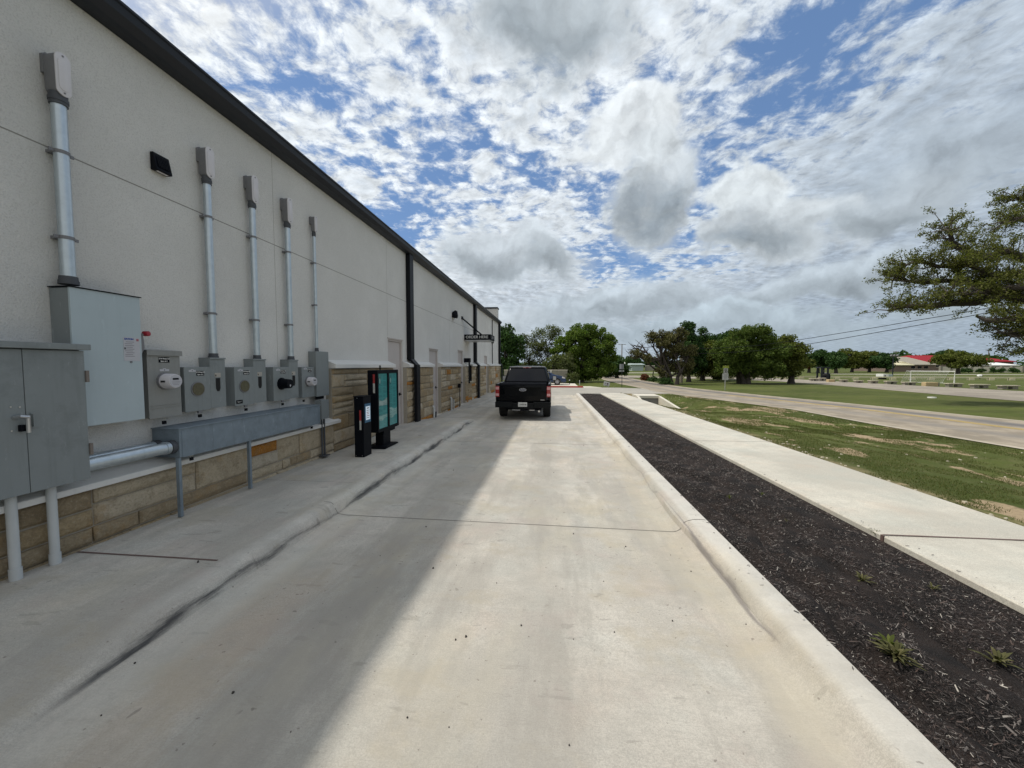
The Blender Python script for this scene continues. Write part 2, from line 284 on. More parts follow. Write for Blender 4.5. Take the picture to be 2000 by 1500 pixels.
GREYC=M('warm_grey_enamel',(.24,.245,.235),.45,var=.08,vs=4,streak=.2,scuff=.25)
GREYD=M('galvanised_trough',(.19,.235,.275),.5,.25,var=.30,vs=9,streak=.3,scuff=.45)
GALV=M('galvanised_steel',(.52,.58,.62),.38,.75,var=.22,vs=14,streak=.3)
CAST=M('cast_fitting',(.20,.20,.21),.6,.3,var=.2,vs=20)
DCAST=M('dark_cast_fitting',(.075,.08,.09),.6,.3,var=.2,vs=20)
COVER=M('fitting_cover',(.62,.60,.62),.6,var=.08,vs=12)
STEEL=M('steel',(.55,.55,.55),.35,.9,var=.1)
PVC=M('white_pvc',(.50,.52,.52),.6,var=.12,vs=8,streak=.15)
WHITE=M('white_paint',(.78,.78,.75),.6,var=.05)
RED=M('red_plastic',(.32,.02,.035),.35,var=.1)
REDT=M('red_reflective_tape',(.34,.03,.03),.45,var=.25,vs=60); WHT=M('white_reflective_tape',(.45,.45,.42),.45,var=.2,vs=60)
BROWN=M('expansion_strip',(.13,.085,.075),.9,var=.3,vs=20); JOINT=M('dark_joint',(.17,.16,.145),.95,var=.2)  # brown expansion strip; plain dark tone for the concrete joint strips
GLASSD=M('meter_glass',(.085,.078,.055),.12,var=.5,vs=45,spec=.8); DARKG=M('tinted_glass',(.003,.004,.008),.06,var=.1,spec=.35)
TYRE=M('tyre_rubber',(.012,.012,.012),.85,var=.2); RIM=M('rim_alloy',(.42,.43,.45),.35,.8,var=.1)
BLUE=M('blue_car_paint',(.006,.030,.095),.3,coat=.3,var=.05); SCREENB=M('screen_frame_blue',(.03,.12,.22),.4)
SCR=M('lit_screen',(.62,.72,.80),.4,emit=.30)
PLATE=M('licence_plate',(.55,.56,.55),.5,var=.1,vs=60)
REDL=M('tail_lamp_red',(.30,.008,.012),.15,var=.1,coat=1.); PINK=M('tail_lamp_clear',(.62,.32,.33),.2,var=.1,coat=1.)
TEAL=M('menu_teal',(.045,.29,.29),.35,var=.15,vs=4,spec=.6,coat=.6); TEALL=M('menu_pale_teal',(.26,.46,.43),.35,var=.12,vs=6,coat=.6); TEALD=M('menu_dark_teal',(.012,.10,.115),.4,coat=.6)
WOOD=M('weathered_pole',(.19,.165,.14),.9,var=.2,vs=5); LIME=mat_two('limestone',(.47,.43,.34),(.56,.51,.40),(.33,.30,.24),3,20,.9,.4)
TANB=M('tan_stone',(.50,.39,.22),.9,var=.15,vs=4); RAILM=M('cream_rail',(.62,.58,.40),.8,var=.08)
REDR=M('red_metal_roof',(.27,.022,.030),.8,spec=.1,var=.08,vs=.3); TANR=M('tan_shingle_roof',(.30,.275,.225),.9,var=.1,vs=1); SHED=M('shed_metal',(.36,.43,.42),.6,var=.06,streak=.1)
HWALL=M('house_wall',(.20,.15,.125),.9,var=.2,vs=.6); WWALL=M('cream_wall',(.60,.56,.47),.9,var=.08,vs=.4); CMU=mat_two('block_wall',(.25,.235,.20),(.31,.29,.245),(.20,.185,.16),3,25)
YEL=M('faded_yellow_line',(.50,.36,.11),.9,var=.3,vs=9); YELP=M('yellow_green_plate',(.42,.50,.05),.5); REDC=M('red_kerb_paint',(.42,.06,.05),.8,var=.2,vs=5)
CEMENT=M('pale_cement',(.62,.59,.51),.85,var=.12,vs=3,bmp=.2)
SIGNW=M('sign_sheet_white',(.48,.49,.48),.5,var=.05,vs=5); SIGNB=M('sign_back',(.30,.32,.33),.45,.5,var=.1); DARKIN=M('dark_inside',(.01,.01,.01),.9)
INK=M('black_ink',(.02,.02,.022),.7); LETW=M('white_lettering',(.72,.72,.70),.5,var=.03); BLUEI=M('blue_ink',(.02,.07,.30),.5); GREYI=M('grey_ink',(.26,.25,.27),.6); STICK=M('label_paper',(.46,.46,.49),.6,var=.05)
NETM=M('net_cord',(.55,.56,.54),.8)

# ------------------------------------------------------------------ mesh helpers
def tag(o,label,cat,group=None,kind=None):
    if label: o['label']=label
    if cat: o['category']=cat
    if group: o['group']=group
    if kind: o['kind']=kind
    return o
def thing(name,label,cat,loc=(0,0,0),group=None,rz=0):
    o=bpy.data.objects.new(name,None); C.objects.link(o); o.location=loc; o.rotation_euler=(0,0,rz); o.empty_display_size=.1
    return tag(o,label,cat,group)
class MB:
    def __init__(s): s.v=[]; s.f=[]
    def add(s,vs,fs):
        b=len(s.v); s.v+= [tuple(q) for q in vs]; s.f+=[tuple(b+i for i in q) for q in fs]; return s
    def box(s,x0,x1,y0,y1,z0,z1):
        x0,x1=sorted((x0,x1)); y0,y1=sorted((y0,y1)); z0,z1=sorted((z0,z1))
        return s.add([(x0,y0,z0),(x1,y0,z0),(x1,y1,z0),(x0,y1,z0),(x0,y0,z1),(x1,y0,z1),(x1,y1,z1),(x0,y1,z1)],
            [(0,3,2,1),(4,5,6,7),(0,1,5,4),(1,2,6,5),(2,3,7,6),(3,0,4,7)])
    def prism(s,poly,axis,a,b):
        """poly: 2-D points (the other two axes in order), swept along axis from a to b"""
        def mk(p,t):
            return {'x':(t,p[0],p[1]),'y':(p[0],t,p[1]),'z':(p[0],p[1],t)}[axis]
        n=len(poly); vs=[mk(p,a) for p in poly]+[mk(p,b) for p in poly]
        return s.add(vs,[tuple(range(n))[::-1],tuple(range(n,2*n))]+[(i,(i+1)%n,n+(i+1)%n,n+i) for i in range(n)])
    def tube(s,pts,rs,n=8,cap=True):
        pts=[Vector(p) for p in pts]; rs=rs if isinstance(rs,(list,tuple)) else [rs]*len(pts)
        rings=[]; up=None
        for i,p in enumerate(pts):
            d=(pts[min(i+1,len(pts)-1)]-pts[max(i-1,0)])
            if d.length<1e-9: d=Vector((0,0,1))
            d.normalize()
            if up is None: up=Vector((0,0,1)) if abs(d.z)<.9 else Vector((1,0,0))
            a=d.cross(up).normalized(); b=d.cross(a).normalized(); up=b if False else up
            if abs(d.dot(up))>.97: a=d.orthogonal().normalized(); b=d.cross(a)
            rings.append([p+(a*math.cos(t)+b*math.sin(t))*rs[i] for t in [2*math.pi*k/n for k in range(n)]])
        b0=len(s.v); vs=[q for r in rings for q in r]; fs=[]
        for i in range(len(rings)-1):
            for k in range(n): fs.append((i*n+k,i*n+(k+1)%n,(i+1)*n+(k+1)%n,(i+1)*n+k))
        if cap: fs+= [tuple(range(n))[::-1],tuple(range((len(rings)-1)*n,len(rings)*n))]
        return s.add(vs,fs)
    def disc(s,c,axis,r,h,n=24,ry=None):
        """short elliptical cylinder with its axis along x or y, from c outward by h"""
        ry=ry or r; pl=[(c[1 if axis=='x' else 0]+r*math.cos(t),c[2]+ry*math.sin(t)) for t in [2*math.pi*k/n for k in range(n)]]
        a=c[0] if axis=='x' else c[1]; return s.prism(pl,axis,a,a+h)
    def build(s,name,mat,parent=None,bevel=0,smooth=False,local=False,label=None,seg=2):
        me=bpy.data.meshes.new(name); off=Vector((0,0,0))
        if parent is not None and not local:
            q=parent
            while q is not None: off+=q.location; q=q.parent
        me.from_pydata([tuple(Vector(v)-off) for v in s.v],[],s.f)
        bm=bmesh.new(); bm.from_mesh(me); bmesh.ops.recalc_face_normals(bm,faces=bm.faces)
        if bevel:
            es=[e for e in bm.edges if len(e.link_faces)==2 and e.calc_face_angle(0)>.5]
            try: bmesh.ops.bevel(bm,geom=es,offset=bevel,segments=seg,profile=.6,affect='EDGES',clamp_overlap=True)
            except Exception: pass
        bm.to_mesh(me); bm.free()
        me.materials.append(mat)
        if smooth:
            me.shade_smooth()
            try: me.set_sharp_from_angle(angle=math.radians(40))
            except Exception: pass
        o=bpy.data.objects.new(name,me); C.objects.link(o); o.parent=parent
        if label: o['label']=label
        return o
def npmesh(name,verts,nper,mat,parent=None,loc=(0,0,0)):
    """many separate small polygons of nper corners each"""
    verts=np.asarray(verts,dtype=np.float32).reshape(-1,3)-np.array(loc,dtype=np.float32); n=len(verts); nf=n//nper
    me=bpy.data.meshes.new(name); me.vertices.add(n); me.vertices.foreach_set('co',verts.ravel())
    me.loops.add(n); me.loops.foreach_set('vertex_index',np.arange(n,dtype=np.int32))
    me.polygons.add(nf); me.polygons.foreach_set('loop_start',np.arange(0,n,nper,dtype=np.int32)); me.polygons.foreach_set('loop_total',np.full(nf,nper,dtype=np.int32))
    me.update(); me.materials.append(mat); o=bpy.data.objects.new(name,me); C.objects.link(o); o.parent=parent
    if parent is None: o.location=loc
    return o
def text(s,name,size,mat,parent,origin,right,up,align='CENTER',bold=0.,local=False,ext=.002,sx=1.):
    cu=bpy.data.curves.new('t','FONT'); cu.body=s; cu.size=size; cu.align_x=align; cu.align_y='CENTER'; cu.extrude=ext; cu.offset=bold
    to=bpy.data.objects.new('t',cu); C.objects.link(to); dg=bpy.context.evaluated_depsgraph_get(); me=bpy.data.meshes.new_from_object(to.evaluated_get(dg)); bpy.data.objects.remove(to)
    r=Vector(right).normalized(); u=Vector(up).normalized(); n=r.cross(u)
    off=Vector((0,0,0)); q=parent
    while q is not None and not local: off+=q.location; q=q.parent
    T=Matrix(((r.x*sx,u.x,n.x,origin[0]-off.x),(r.y*sx,u.y,n.y,origin[1]-off.y),(r.z*sx,u.z,n.z,origin[2]-off.z),(0,0,0,1)))
    me.transform(T); me.name=name; me.materials.clear(); me.materials.append(mat)
    o=bpy.data.objects.new(name,me); C.objects.link(o); o.parent=parent; return o
def struct(o): o['kind']='structure'; return o
def lerp(a,b,t): return a+(b-a)*t
def sstep(x,a,b): t=min(1,max(0,(x-a)/(b-a))); return t*t*(3-2*t)
def interp(t,xs,ys): return float(np.interp(t,xs,ys))
# ------------------------------------------------------------------ ground levels
def zb(y): return -.006*min(max(y,0),25)
def xe(y): # left edge of the lane
    return -2.52-1.35*sstep(y,12.4,13.8)+.62*sstep(y,15.6,19.8)
def hl(y): # left kerb height
    return .15*sstep(y,1.2,2.3)*(1-.80*sstep(y,11.0,13.0))+.07*sstep(y,16,20)
NX=[-10,4,9.9,13.7,17.8,21.7,25.5,28.2,32.3,35.7,40,50.8,64,82,120,200]; NE=[11.4,11.1,10.83,10.5,10.5,9.44,8.24,7.55,7.40,7.26,6.9,6.7,7.4,8.3,12,22]
FX=[-10,4,15,20,25.6,30.3,34.2,39.4,53,64,82,120,200]; FE=[19,17.9,16.4,15.24,13.6,12.4,11.6,11.3,11.4,11.7,12.4,16,26]
def swl(y): return lerp(3.28,3.02,min(1,max(0,y/24.5)))
def swr(y): return lerp(4.98,4.48,min(1,max(0,y/24.5)))
def H(x,y):
    z=-.165
    e=interp(y,NX,NE); s=swr(y)-.03
    if y<30 and s<x<e:
        t=(x-s)/(e-s); top=zb(y)+.125
        base=lerp(top,-.165,sstep(t,0,.85)); dip=.10+.45*sstep(y,15,22)*(1-sstep(y,25,26.2))
        k=1-sstep(y,25.5,27.0)
        z=lerp(-.165,base-dip*math.sin(math.pi*min(1,t/.75))**1*(1 if t<.75 else 0)*(.35 if y<15 else 1),k)
        z+=.03*math.sin(x*2.1+y*.7)*math.sin(y*.9)*k*min(1,t*4)*min(1,(1-t)*4)
    elif x<=s: z=-.30 if y<25 else -.20
    if x<-4: z=-.25
    return z
def grid(name,xs,ys,fz,mat):
    v=[(x,y,fz(x,y)) for y in ys for x in xs]; n=len(xs)
    f=[(j*n+i,j*n+i+1,(j+1)*n+i+1,(j+1)*n+i) for j in range(len(ys)-1) for i in range(n-1)]
    m=MB(); m.v=v; m.f=f; return m
xs=[-900,-300,-120,-50,-20,-8]+[-4+.8*i for i in range(10)]+list(np.arange(4.2,12,.16))+[12.4,13,14,16,19,23,28,35,45,60,90,150,300,600,1200]
ys=[-60,-20]+list(np.arange(-6,30,.3))+[31,33,36,40,50,65,90,130,200,350,700,1400]
o=struct(grid('ground',xs,ys,H,GRASS).build('ground',GRASS,smooth=True))
YS=[-3+.1*i for i in range(280)]  # to 24.9
def rows(name,fx,mat,ys=YS,smooth=True):
    """fx(y)-> list of (x,z) across"""
    r=[fx(y) for y in ys]; n=len(r[0]); m=MB()
    m.v=[(x,y,z) for (q,y) in zip(r,ys) for (x,z) in q]; m.f=[(j*n+i,j*n+i+1,(j+1)*n+i+1,(j+1)*n+i) for j in range(len(ys)-1) for i in range(n-1)]
    return struct(m.build(name,mat,smooth=smooth))
def wig(y,s=0): return .012*math.sin(y*2.3+s)+.008*math.sin(y*5.1+1.7*s)+.005*math.sin(y*11+s)
LN=14
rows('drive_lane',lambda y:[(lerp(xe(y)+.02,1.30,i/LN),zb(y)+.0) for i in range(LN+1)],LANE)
def prof_left(y):
    h=hl(y); e=xe(y)-.07; w=(wig(y,1)*.6)*min(1,h*8)
    return [(e+.10,zb(y)),(e+.04,zb(y)+.006*min(1,h*10)),(e+w,zb(y)+h*.10),(e-.022+w*1.4,zb(y)+h*.45),(e-.045+w*1.2,zb(y)+h*.80),(e-.09+w*.5,zb(y)+h*.97),(e-.15,zb(y)+h*1.02),(e-.228,zb(y)+h+.004)]
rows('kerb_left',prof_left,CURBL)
def prof_sw(y):
    h=hl(y); e=xe(y)-.298; b=zb(y); hw=max(h,.15*(1-.8*sstep(y,11,13))+.04*sstep(y,16,20))
    return [(e,b+h+.004),(lerp(e,-4.4,.25),b+lerp(h,hw,.3)+.006),(lerp(e,-4.4,.6),b+hw+.004),(-4.4,b+hw+.004)]
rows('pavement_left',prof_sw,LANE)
YR=[y for y in YS if y<=24.5]
def prof_right(y):
    b=zb(y); w=wig(y*.8,3)*.35+.022*math.sin((y-2.2)*1.9)*sstep(y,2.0,2.8)*(1-sstep(y,4.6,6.0)); st=sstep(y,2.1,2.8)*(1-.5*sstep(y,4.5,7))
    return [(1.295,b),(1.34,b+.004),(1.385+w,b+.016),(1.415+w,b+.035),(lerp(1.455,1.430,st)+w,b+.095),(1.475+w*.8,b+.128),(1.52+w*.3,b+.146),(1.60,b+.152),(1.665,b+.148),(1.672,b+.135),(1.674,b-.1)]
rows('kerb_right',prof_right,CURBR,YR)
m=MB().box(1.50,3.15,24.5,24.66,-.3,zb(24.5)+.15); struct(m.build('kerb_end',CURBR,bevel=.02))
rows('footpath',lambda y:[(swl(y),zb(y)-.1),(swl(y),zb(y)+.138),(swl(y)+.012,zb(y)+.15),(lerp(swl(y),swr(y),.5),zb(y)+.155),(swr(y)-.012,zb(y)+.15),(swr(y),zb(y)+.138),(swr(y)+.002,zb(y)-.1)],SIDER,[y for y in YS if y<=24.9])
m=MB(); m.add([(swl(24.8),24.8,.0),(swr(24.8),24.8,.0),(4.6,26.6,-.138),(2.95,26.6,-.138)],[(0,1,2,3)]); struct(m.build('footpath_ramp',SIDER))
# joints in the concrete
def joint(name,pts,fz,mat,w=.007,lift=.003):
    m=MB()
    for (x0,y0),(x1,y1) in zip(pts[:-1],pts[1:]):
        m.add([(x0,y0-w/2,fz(x0,y0)+lift),(x1,y1-w/2,fz(x1,y1)+lift),(x1,y1+w/2,fz(x1,y1)+lift),(x0,y0+w/2,fz(x0,y0)+lift)],[(0,1,2,3)])
    return struct(m.build(name,mat))
def zl(x,y):
    pr=prof_left(y)[::-1]+[(xe(y)+.3,zb(y)),(1.295,zb(y))]+prof_right(y)[1:9]; xs_=[p[0] for p in pr]; zs_=[p[1] for p in pr]; return float(np.interp(x,xs_,zs_))
for y in (4.25,8.9,14.0,19.0):
    joint('lane_joint',[(x,y+.05*(0-x)*.3) for x in list(np.arange(-2.78,-2.3,.03))+[-1,0,1]+list(np.arange(1.25,1.66,.025))],zl,JOINT,.006+y*.0006)
def zs(x,y):
    pr=prof_sw(y)[::-1]; return float(np.interp(x,[p[0] for p in pr],[p[1] for p in pr]))
for y,mt,w in ((2.86,BROWN,.02),(5.05,JOINT,.006),(6.9,JOINT,.006),(9.4,JOINT,.010),(12.0,JOINT,.012),(14.6,JOINT,.014)):
    joint('pavement_joint',[(x,y) for x in np.linspace(-4.24,xe(y)-.31,8)],zs,mt,w)
for y,mt,w in ((4.02,BROWN,.020),(8.85,JOINT,.014),(13.6,JOINT,.014),(18.4,JOINT,.016)):
    joint('footpath_joint',[(swl(y)-.004,y),(swl(y)+.012,y),(4.1,y+.01),(swr(y),y+.02)],lambda x,y:zb(y)+.156,mt,w)
m=MB().box(swl(4)-.012,swl(4)+.002,4.005,4.035,.0,.13); struct(m.build('footpath_strip_end',BROWN))
# cross drive, street, gravel track
m=MB().add([(-9,24.62,-.155),(1.3,24.62,-.150),(1.5,24.9,-.150),(2.9,25.6,-.150),(5.2,26.6,-.150),(7.9,26.8,-.150),(7.5,28.5,-.150),(7.4,32.6,-.150),(5.6,33.5,-.150),(4.2,33.5,-.150),(2.9,33.2,-.150),(-9,33.0,-.150)],[tuple(range(12))]); struct(m.build('cross_drive',DRIVE))
m=MB().box(-9,2.6,33.1,33.3,-.2,-.02); struct(m.build('red_kerb',REDC,bevel=.02))
m=MB().box(-9,2.2,33.3,38.5,-.2,-.05); struct(m.build('parking_pad',CEMENT,bevel=.01))
m=MB().add([(2.7,33.3,-.148),(4.3,33.6,-.148),(3.4,35.2,-.148),(2.3,35.2,-.148)],[(0,1,2,3)]); struct(m.build('kerb_ramp',CEMENT))
def strip(name,ya,ea,yb,eb,ys,z,mat):
    me=bpy.data.meshes.new(name); v=[];uv=[];n=7
    for y in ys:
        a=interp(y,ya,ea); b=interp(y,yb,eb)
        for i in range(n): v.append((lerp(a,b,i/(n-1)),y,z)); uv.append((i/(n-1),y))
    f=[(j*n+i,j*n+i+1,(j+1)*n+i+1,(j+1)*n+i) for j in range(len(ys)-1) for i in range(n-1)]
    me.from_pydata(v,[],f); l=me.uv_layers.new(name='UVMap'); 
    for p in me.polygons:
        for li,vi in zip(p.loop_indices,p.vertices): l.data[li].uv=uv[vi]
    me.materials.append(mat); o=bpy.data.objects.new(name,me); C.objects.link(o); return struct(o)
SY=list(np.arange(-8,60,1.))+list(range(60,200,5))
strip('street',NX,NE,FX,FE,SY,-.145,STREET)
for s,nm in ((-.09,'a'),(.09,'b')):
    m=MB(); ys_=list(np.arange(2,27,1.))
    for a,b in zip(ys_[:-1],ys_[1:]):
        ca=(interp(a,NX,NE)+interp(a,FX,FE))/2+s+.5; cb=(interp(b,NX,NE)+interp(b,FX,FE))/2+s+.5
        m.add([(ca-.05,a,-.140),(ca+.05,a,-.140),(cb+.05,b,-.140),(cb-.05,b,-.140)],[(0,1,2,3)])
    struct(m.build('road_line',YEL))
# smooth outline of the gravel track
near=[(22.6,-6),(24.3,12),(25.2,23),(25.9,31),(27.0,40),(27.0,48),(24,55),(17,59.5),(11.4,61)]; far=[(40,-6),(37.5,12),(35.8,23),(34.8,33),(34.0,42),(33.8,50),(33,60),(26,70),(11.8,73)]
m=MB(); k=8
for i in range(len(near)-1):
    a,b,c_,d=near[i],near[i+1],far[i+1],far[i]
    m.add([(*a,-.150),(*b,-.150),(*c_,-.150),(*d,-.150)],[(0,1,2,3)])
struct(m.build('gravel_track',GRAVEL))
m=MB().add([(60,88,-.15),(140,84,-.15),(140,87,-.15),(60,91,-.15)],[(0,1,2,3)]); struct(m.build('park_path',CEMENT))
m=MB().add([(16,95,-.14),(60,100,-.14),(60,104,-.14),(16,99,-.14)],[(0,1,2,3)]); struct(m.build('far_drive',CEMENT))
# ------------------------------------------------------------------ mulch bed
def mz(x,y):
    b=zb(y)+.085+.020*math.sin(x*3.1+y*1.3)+.018*math.sin(y*4.3+x*5)+.014*math.sin(x*9+y*6)+.009*math.sin(x*21-y*13)
    d=x-1.67
    tr=math.exp(-((x-(1.98+.10*math.sin(y*1.9)+.05*math.sin(y*4.7)))**2)/.003)*.075*sstep(y,5.8,4.2)*(.6+.4*math.sin(y*3.1))+math.exp(-((x-(2.35+.08*math.sin(y*2.3+1)))**2)/.002)*.04*sstep(y,4.6,3.4)
    k=sstep(d,1.35,.9); return zb(y)+.092+(b-zb(y)-.085)*k*1.15-.045*math.exp(-d/.10)-tr
bx=list(np.linspace(1.672,3.03,110)); by=list(np.arange(-1,9,.04))+list(np.arange(9,24.5,.1))
m=MB(); m.v=[(lerp(1.672,swl(y)+.005,(x-1.672)/1.358),y,mz(x,y)) for y in by for x in bx]; n=len(bx)
m.f=[(j*n+i,j*n+i+1,(j+1)*n+i+1,(j+1)*n+i) for j in range(len(by)-1) for i in range(n-1)]
struct(m.build('mulch_bed',MULCHB,smooth=True))
def chips(N,y0,y1,smin,smax,pw):
    y=y0+(y1-y0)*RNG.random(N)**pw; x=1.69+(np.interp(y,[0,24.5],[3.26,3.0])-1.70)*RNG.random(N)
    z=np.array([mz(a,b) for a,b in zip(x,y)])+RNG.random(N)*.012
    L=(smin+(smax-smin)*RNG.random(N)**2.5); Wd=L*(.07+.20*RNG.random(N)); a=RNG.random(N)*6.283; t=(RNG.random(N)-.5)*1.0
    dx=np.stack([np.cos(a)*np.cos(t),np.sin(a)*np.cos(t),np.sin(t)],1); rl=(RNG.random(N)-.5)*1.6
    sx=np.stack([-np.sin(a),np.cos(a),rl],1); sx/=np.linalg.norm(sx,axis=1)[:,None]
    c=np.stack([x,y,z],1)+np.array([0,0,.004]); l=dx*L[:,None]/2; w=sx*Wd[:,None]/2
    return np.stack([c-l-w*.6,c+l-w,c+l*.9+w*.5,c-l*.8+w],1)
cv=np.concatenate([chips(150000,.6,8,.004,.026,1.6),chips(5000,.6,6,.025,.05,1.5),chips(60000,6,24.3,.010,.045,1.4)])
sp_=[]
for k in range(260):
    y=random.uniform(.8,16)**1.0; 
    if k%2: x=1.672-abs(random.gauss(0,.05)); z=zb(y)+.153
    else: x=swl(y)+abs(random.gauss(0,.05)); z=zb(y)+.157
    a_=random.uniform(0,6.28); L_=random.uniform(.006,.03); w_=L_*.22; dx_,dy_=math.cos(a_)*L_/2,math.sin(a_)*L_/2; ex,ey=-math.sin(a_)*w_/2,math.cos(a_)*w_/2
    sp_.append([(x-dx_-ex,y-dy_-ey,z),(x+dx_-ex,y+dy_-ey,z+.002),(x+dx_+ex,y+dy_+ey,z+.005),(x-dx_+ex,y-dy_+ey,z+.003)])
cv=np.concatenate([cv,np.array(sp_)])
o=npmesh('mulch',cv,4,MULCHC); tag(o,'dark shredded bark mulch filling the strip between kerb and footpath','mulch',kind='stuff')
# ------------------------------------------------------------------ grass blades on the verge
def dirtmask(N):
    pass
def blades(N,y0,y1,hmin,hmax,wd,dens_y):
    y=y0+(y1-y0)*RNG.random(N)**dens_y; s=np.interp(y,[0,24.5],[5.0,4.50]); e=np.interp(y,NX,NE)
    x=s+(e-s-.05)*RNG.random(N)
    # tufty: keep by a cheap noise
    f=np.sin(x*2.7+1.3*np.sin(y*1.9))*np.sin(y*2.3+1.1*np.sin(x*1.7))+.6*np.sin(x*7.1+y*5.3)*np.sin(y*6.1-x*3.3)+.5*RNG.random(N)
    k=f>-.15; x=x[k];y=y[k]; N=len(x)
    z=np.array([H(a,b) for a,b in zip(x,y)]); h=hmin+(hmax-hmin)*RNG.random(N)**2; a=RNG.random(N)*6.283
    lean=(RNG.random((N,2))-.5)*h[:,None]*1.5; w=wd*(.6+.8*RNG.random(N))
    c=np.stack([x,y,z-.004],1); d=np.stack([np.cos(a)*w,np.sin(a)*w,0*w],1); tip=c+np.stack([lean[:,0],lean[:,1],h],1)
    return np.stack([c-d,c+d,tip],1)
gv=np.concatenate([blades(170000,3.2,13,.010,.046,.004,1.3),blades(80000,11,26,.012,.040,.008,1.1)])
o=npmesh('grass',gv,3,BLADE); tag(o,'short patchy grass growing on the verge beside the footpath','grass',kind='stuff')
# stony lumps on bare patches
def lumps(pts,rmin,rmax,flat=.5):
    m=MB()
    for p in pts:
        r=random.uniform(rmin,rmax); ring=[(p[0]+r*random.uniform(.6,1)*math.cos(t),p[1]+r*random.uniform(.6,1)*math.sin(t)) for t in [k*1.047 for k in range(6)]]
        b=[(x,y,p[2]-.01) for x,y in ring]; t=[(lerp(p[0],x,.6),lerp(p[1],y,.6),p[2]+r*flat*random.uniform(.6,1)) for x,y in ring]
        m.add(b+t,[(5,4,3,2,1,0),(6,7,8,9,10,11)]+[(i,(i+1)%6,6+(i+1)%6,6+i) for i in range(6)])
    return m
pp=[]
for k in range(260):
    y=random.uniform(4,25); s=swr(y); x=s+.06+abs(random.gauss(0,.22)) if random.random()<.55 else random.uniform(s+.3,interp(y,NX,NE)-.2)
    pp.append((x,y,H(x,y)))
for k in range(200):
    y=random.uniform(22.5,28.5); x=random.uniform(5.0,8.3); pp.append((x,y,H(x,y)))
o=lumps(pp,.012,.045).build('gravel',LIME); tag(o,'loose pale stones scattered along the verge and round the culvert','gravel',kind='stuff')
pp=[]
for (px,py) in [(455,1146),(388,1130),(263,1293),(890,1246),(455,1350),(877,1417),(1340,1198),(1457,1217),(1018,1218),(832,1025),(846,1106),(970,1135),(968,905),(1010,892),(1350,1112),(1310,1080),(1200,1231),(345,1005),(353,1010),(1033,1240),(1120,1245),(1112,1452)]:
    q=G(px,py,.0); pp.append((q.x,q.y,zl(q.x,q.y)+.004 if q.x>-2.8 else .15))
for k in range(60):
    y=random.uniform(1.2,12); x=random.uniform(-2.4,1.3); pp.append((x,y,zl(x,y)+.003))
o=lumps(pp,.003,.013,.6).build('grit',M('grit_dark',(.05,.045,.04),.9)); tag(o,'small dark bits of grit scattered on the concrete lane','grit',kind='stuff')
#@@PART2
# ================================================================== the building
XW=-4.35; XS=-4.20; ZT=5.10; YB0,YB1=-6.,30.4
B=thing('commercial_building','long pale stucco building with stone base and dark gutter beside the drive-through lane','building',(-4.35,12,0))
DOORS=[(9.66,10.64,2.50),(13.02,14.03,2.37),(17.10,18.06,2.47),(23.75,24.85,2.40)]; WIN=(18.62,19.45,.98,1.75)
def zbase(y): return -.12
# stucco panels (butted end to end round the openings)
segs=[]; y=YB0
for a,b,h in DOORS: segs.append((y,a)); y=b
segs.append((y,YB1))
m=MB()
for a,b in segs: m.box(XW-.25,XW,a,b,-.2,ZT)
for a,b,h in DOORS: m.box(XW-.25,XW,a,b,h,ZT)
m.box(-17,XW-.25,YB0,YB0+.2,-.2,ZT); m.box(-17,XW-.25,YB1-.2,YB1,-.2,ZT); m.box(-17.2,-17,YB0,YB1,-.2,ZT)
m.build('wall',STUC,B)
# joints in the stucco
m=MB(); y=YB0
m.box(XW,XW+.0015,YB0,24.2,3.675,3.686)
m.build('control_joint',M('score_joint',(.25,.24,.22),.9),B)
for yy,z0,z1 in ((5.60,.75,ZT),(9.655,2.5,ZT),(1.2,.75,ZT),(15.7,1.9,3.674)):
    MB().box(XW,XW+.0012,yy-.004,yy+.004,z0,z1).build('control_joint',M('fine_joint',(.40,.385,.35),.9),B)
# stone base: courses of rough blocks
def stones(y0,y1,z0,z1,m,seed,ends=False):
    R=random.Random(seed); z=z0
    while z<z1-.02:
        h=R.choice([.15,.19,.22,.25,.30]); 
        if z+h>z1-.09: h=z1-z
        y=y0+(-R.uniform(0,.0))
        while y<y1-.001:
            L=R.uniform(.36,1.0)*(1.1 if h>.2 else 1.); 
            if R.random()<.16: L=R.uniform(.14,.24)
            if y+L>y1-.14: L=y1-y
            sub=[(z,h)]
            if h>.22 and R.random()<.22 and L>.25: k=R.uniform(.4,.6); sub=[(z,h*k),(z+h*k,h*(1-k))]
            for zz,hh in sub:
                g_=.0075; d=XS+R.uniform(-.012,.008); c=.016+R.uniform(0,.012); j=lambda:R.uniform(-.004,.004)
                a=(y+g_,zz+g_); b=(y+L-g_,zz+g_); e=(y+L-g_,zz+hh-g_); f=(y+g_,zz+hh-g_)
                back=[(XW+.004,*p) for p in (a,b,e,f)]; mid=[(d-.018,p[0]+j(),p[1]+j()) for p in (a,b,e,f)]
                cy,cz=(y+L/2,zz+hh/2); fr=[(d+j(),p[0]+(c if p[0]<cy else -c)+j(),p[1]+(c if p[1]<cz else -c)+j()) for p in (a,b,e,f)]
                ctr=[(d+.014+j(),cy+R.uniform(-.2,.2)*L,cz)]
                m.add(back+mid+fr+ctr,[(0,1,5,4),(1,2,6,5),(2,3,7,6),(3,0,4,7),(4,5,9,8),(5,6,10,9),(6,7,11,10),(7,4,8,11),(8,9,12),(9,10,12),(10,11,12),(11,8,12)])
            y+=L
        z+=h
YC=6.86
m=MB(); mo=MB(); sl=MB()
stones(YB0,YC,-.03,.665,m,3); m.build('stone_veneer',STONE,B); mo.box(XW+.002,XS-.032,YB0,YC,-.1,.664)
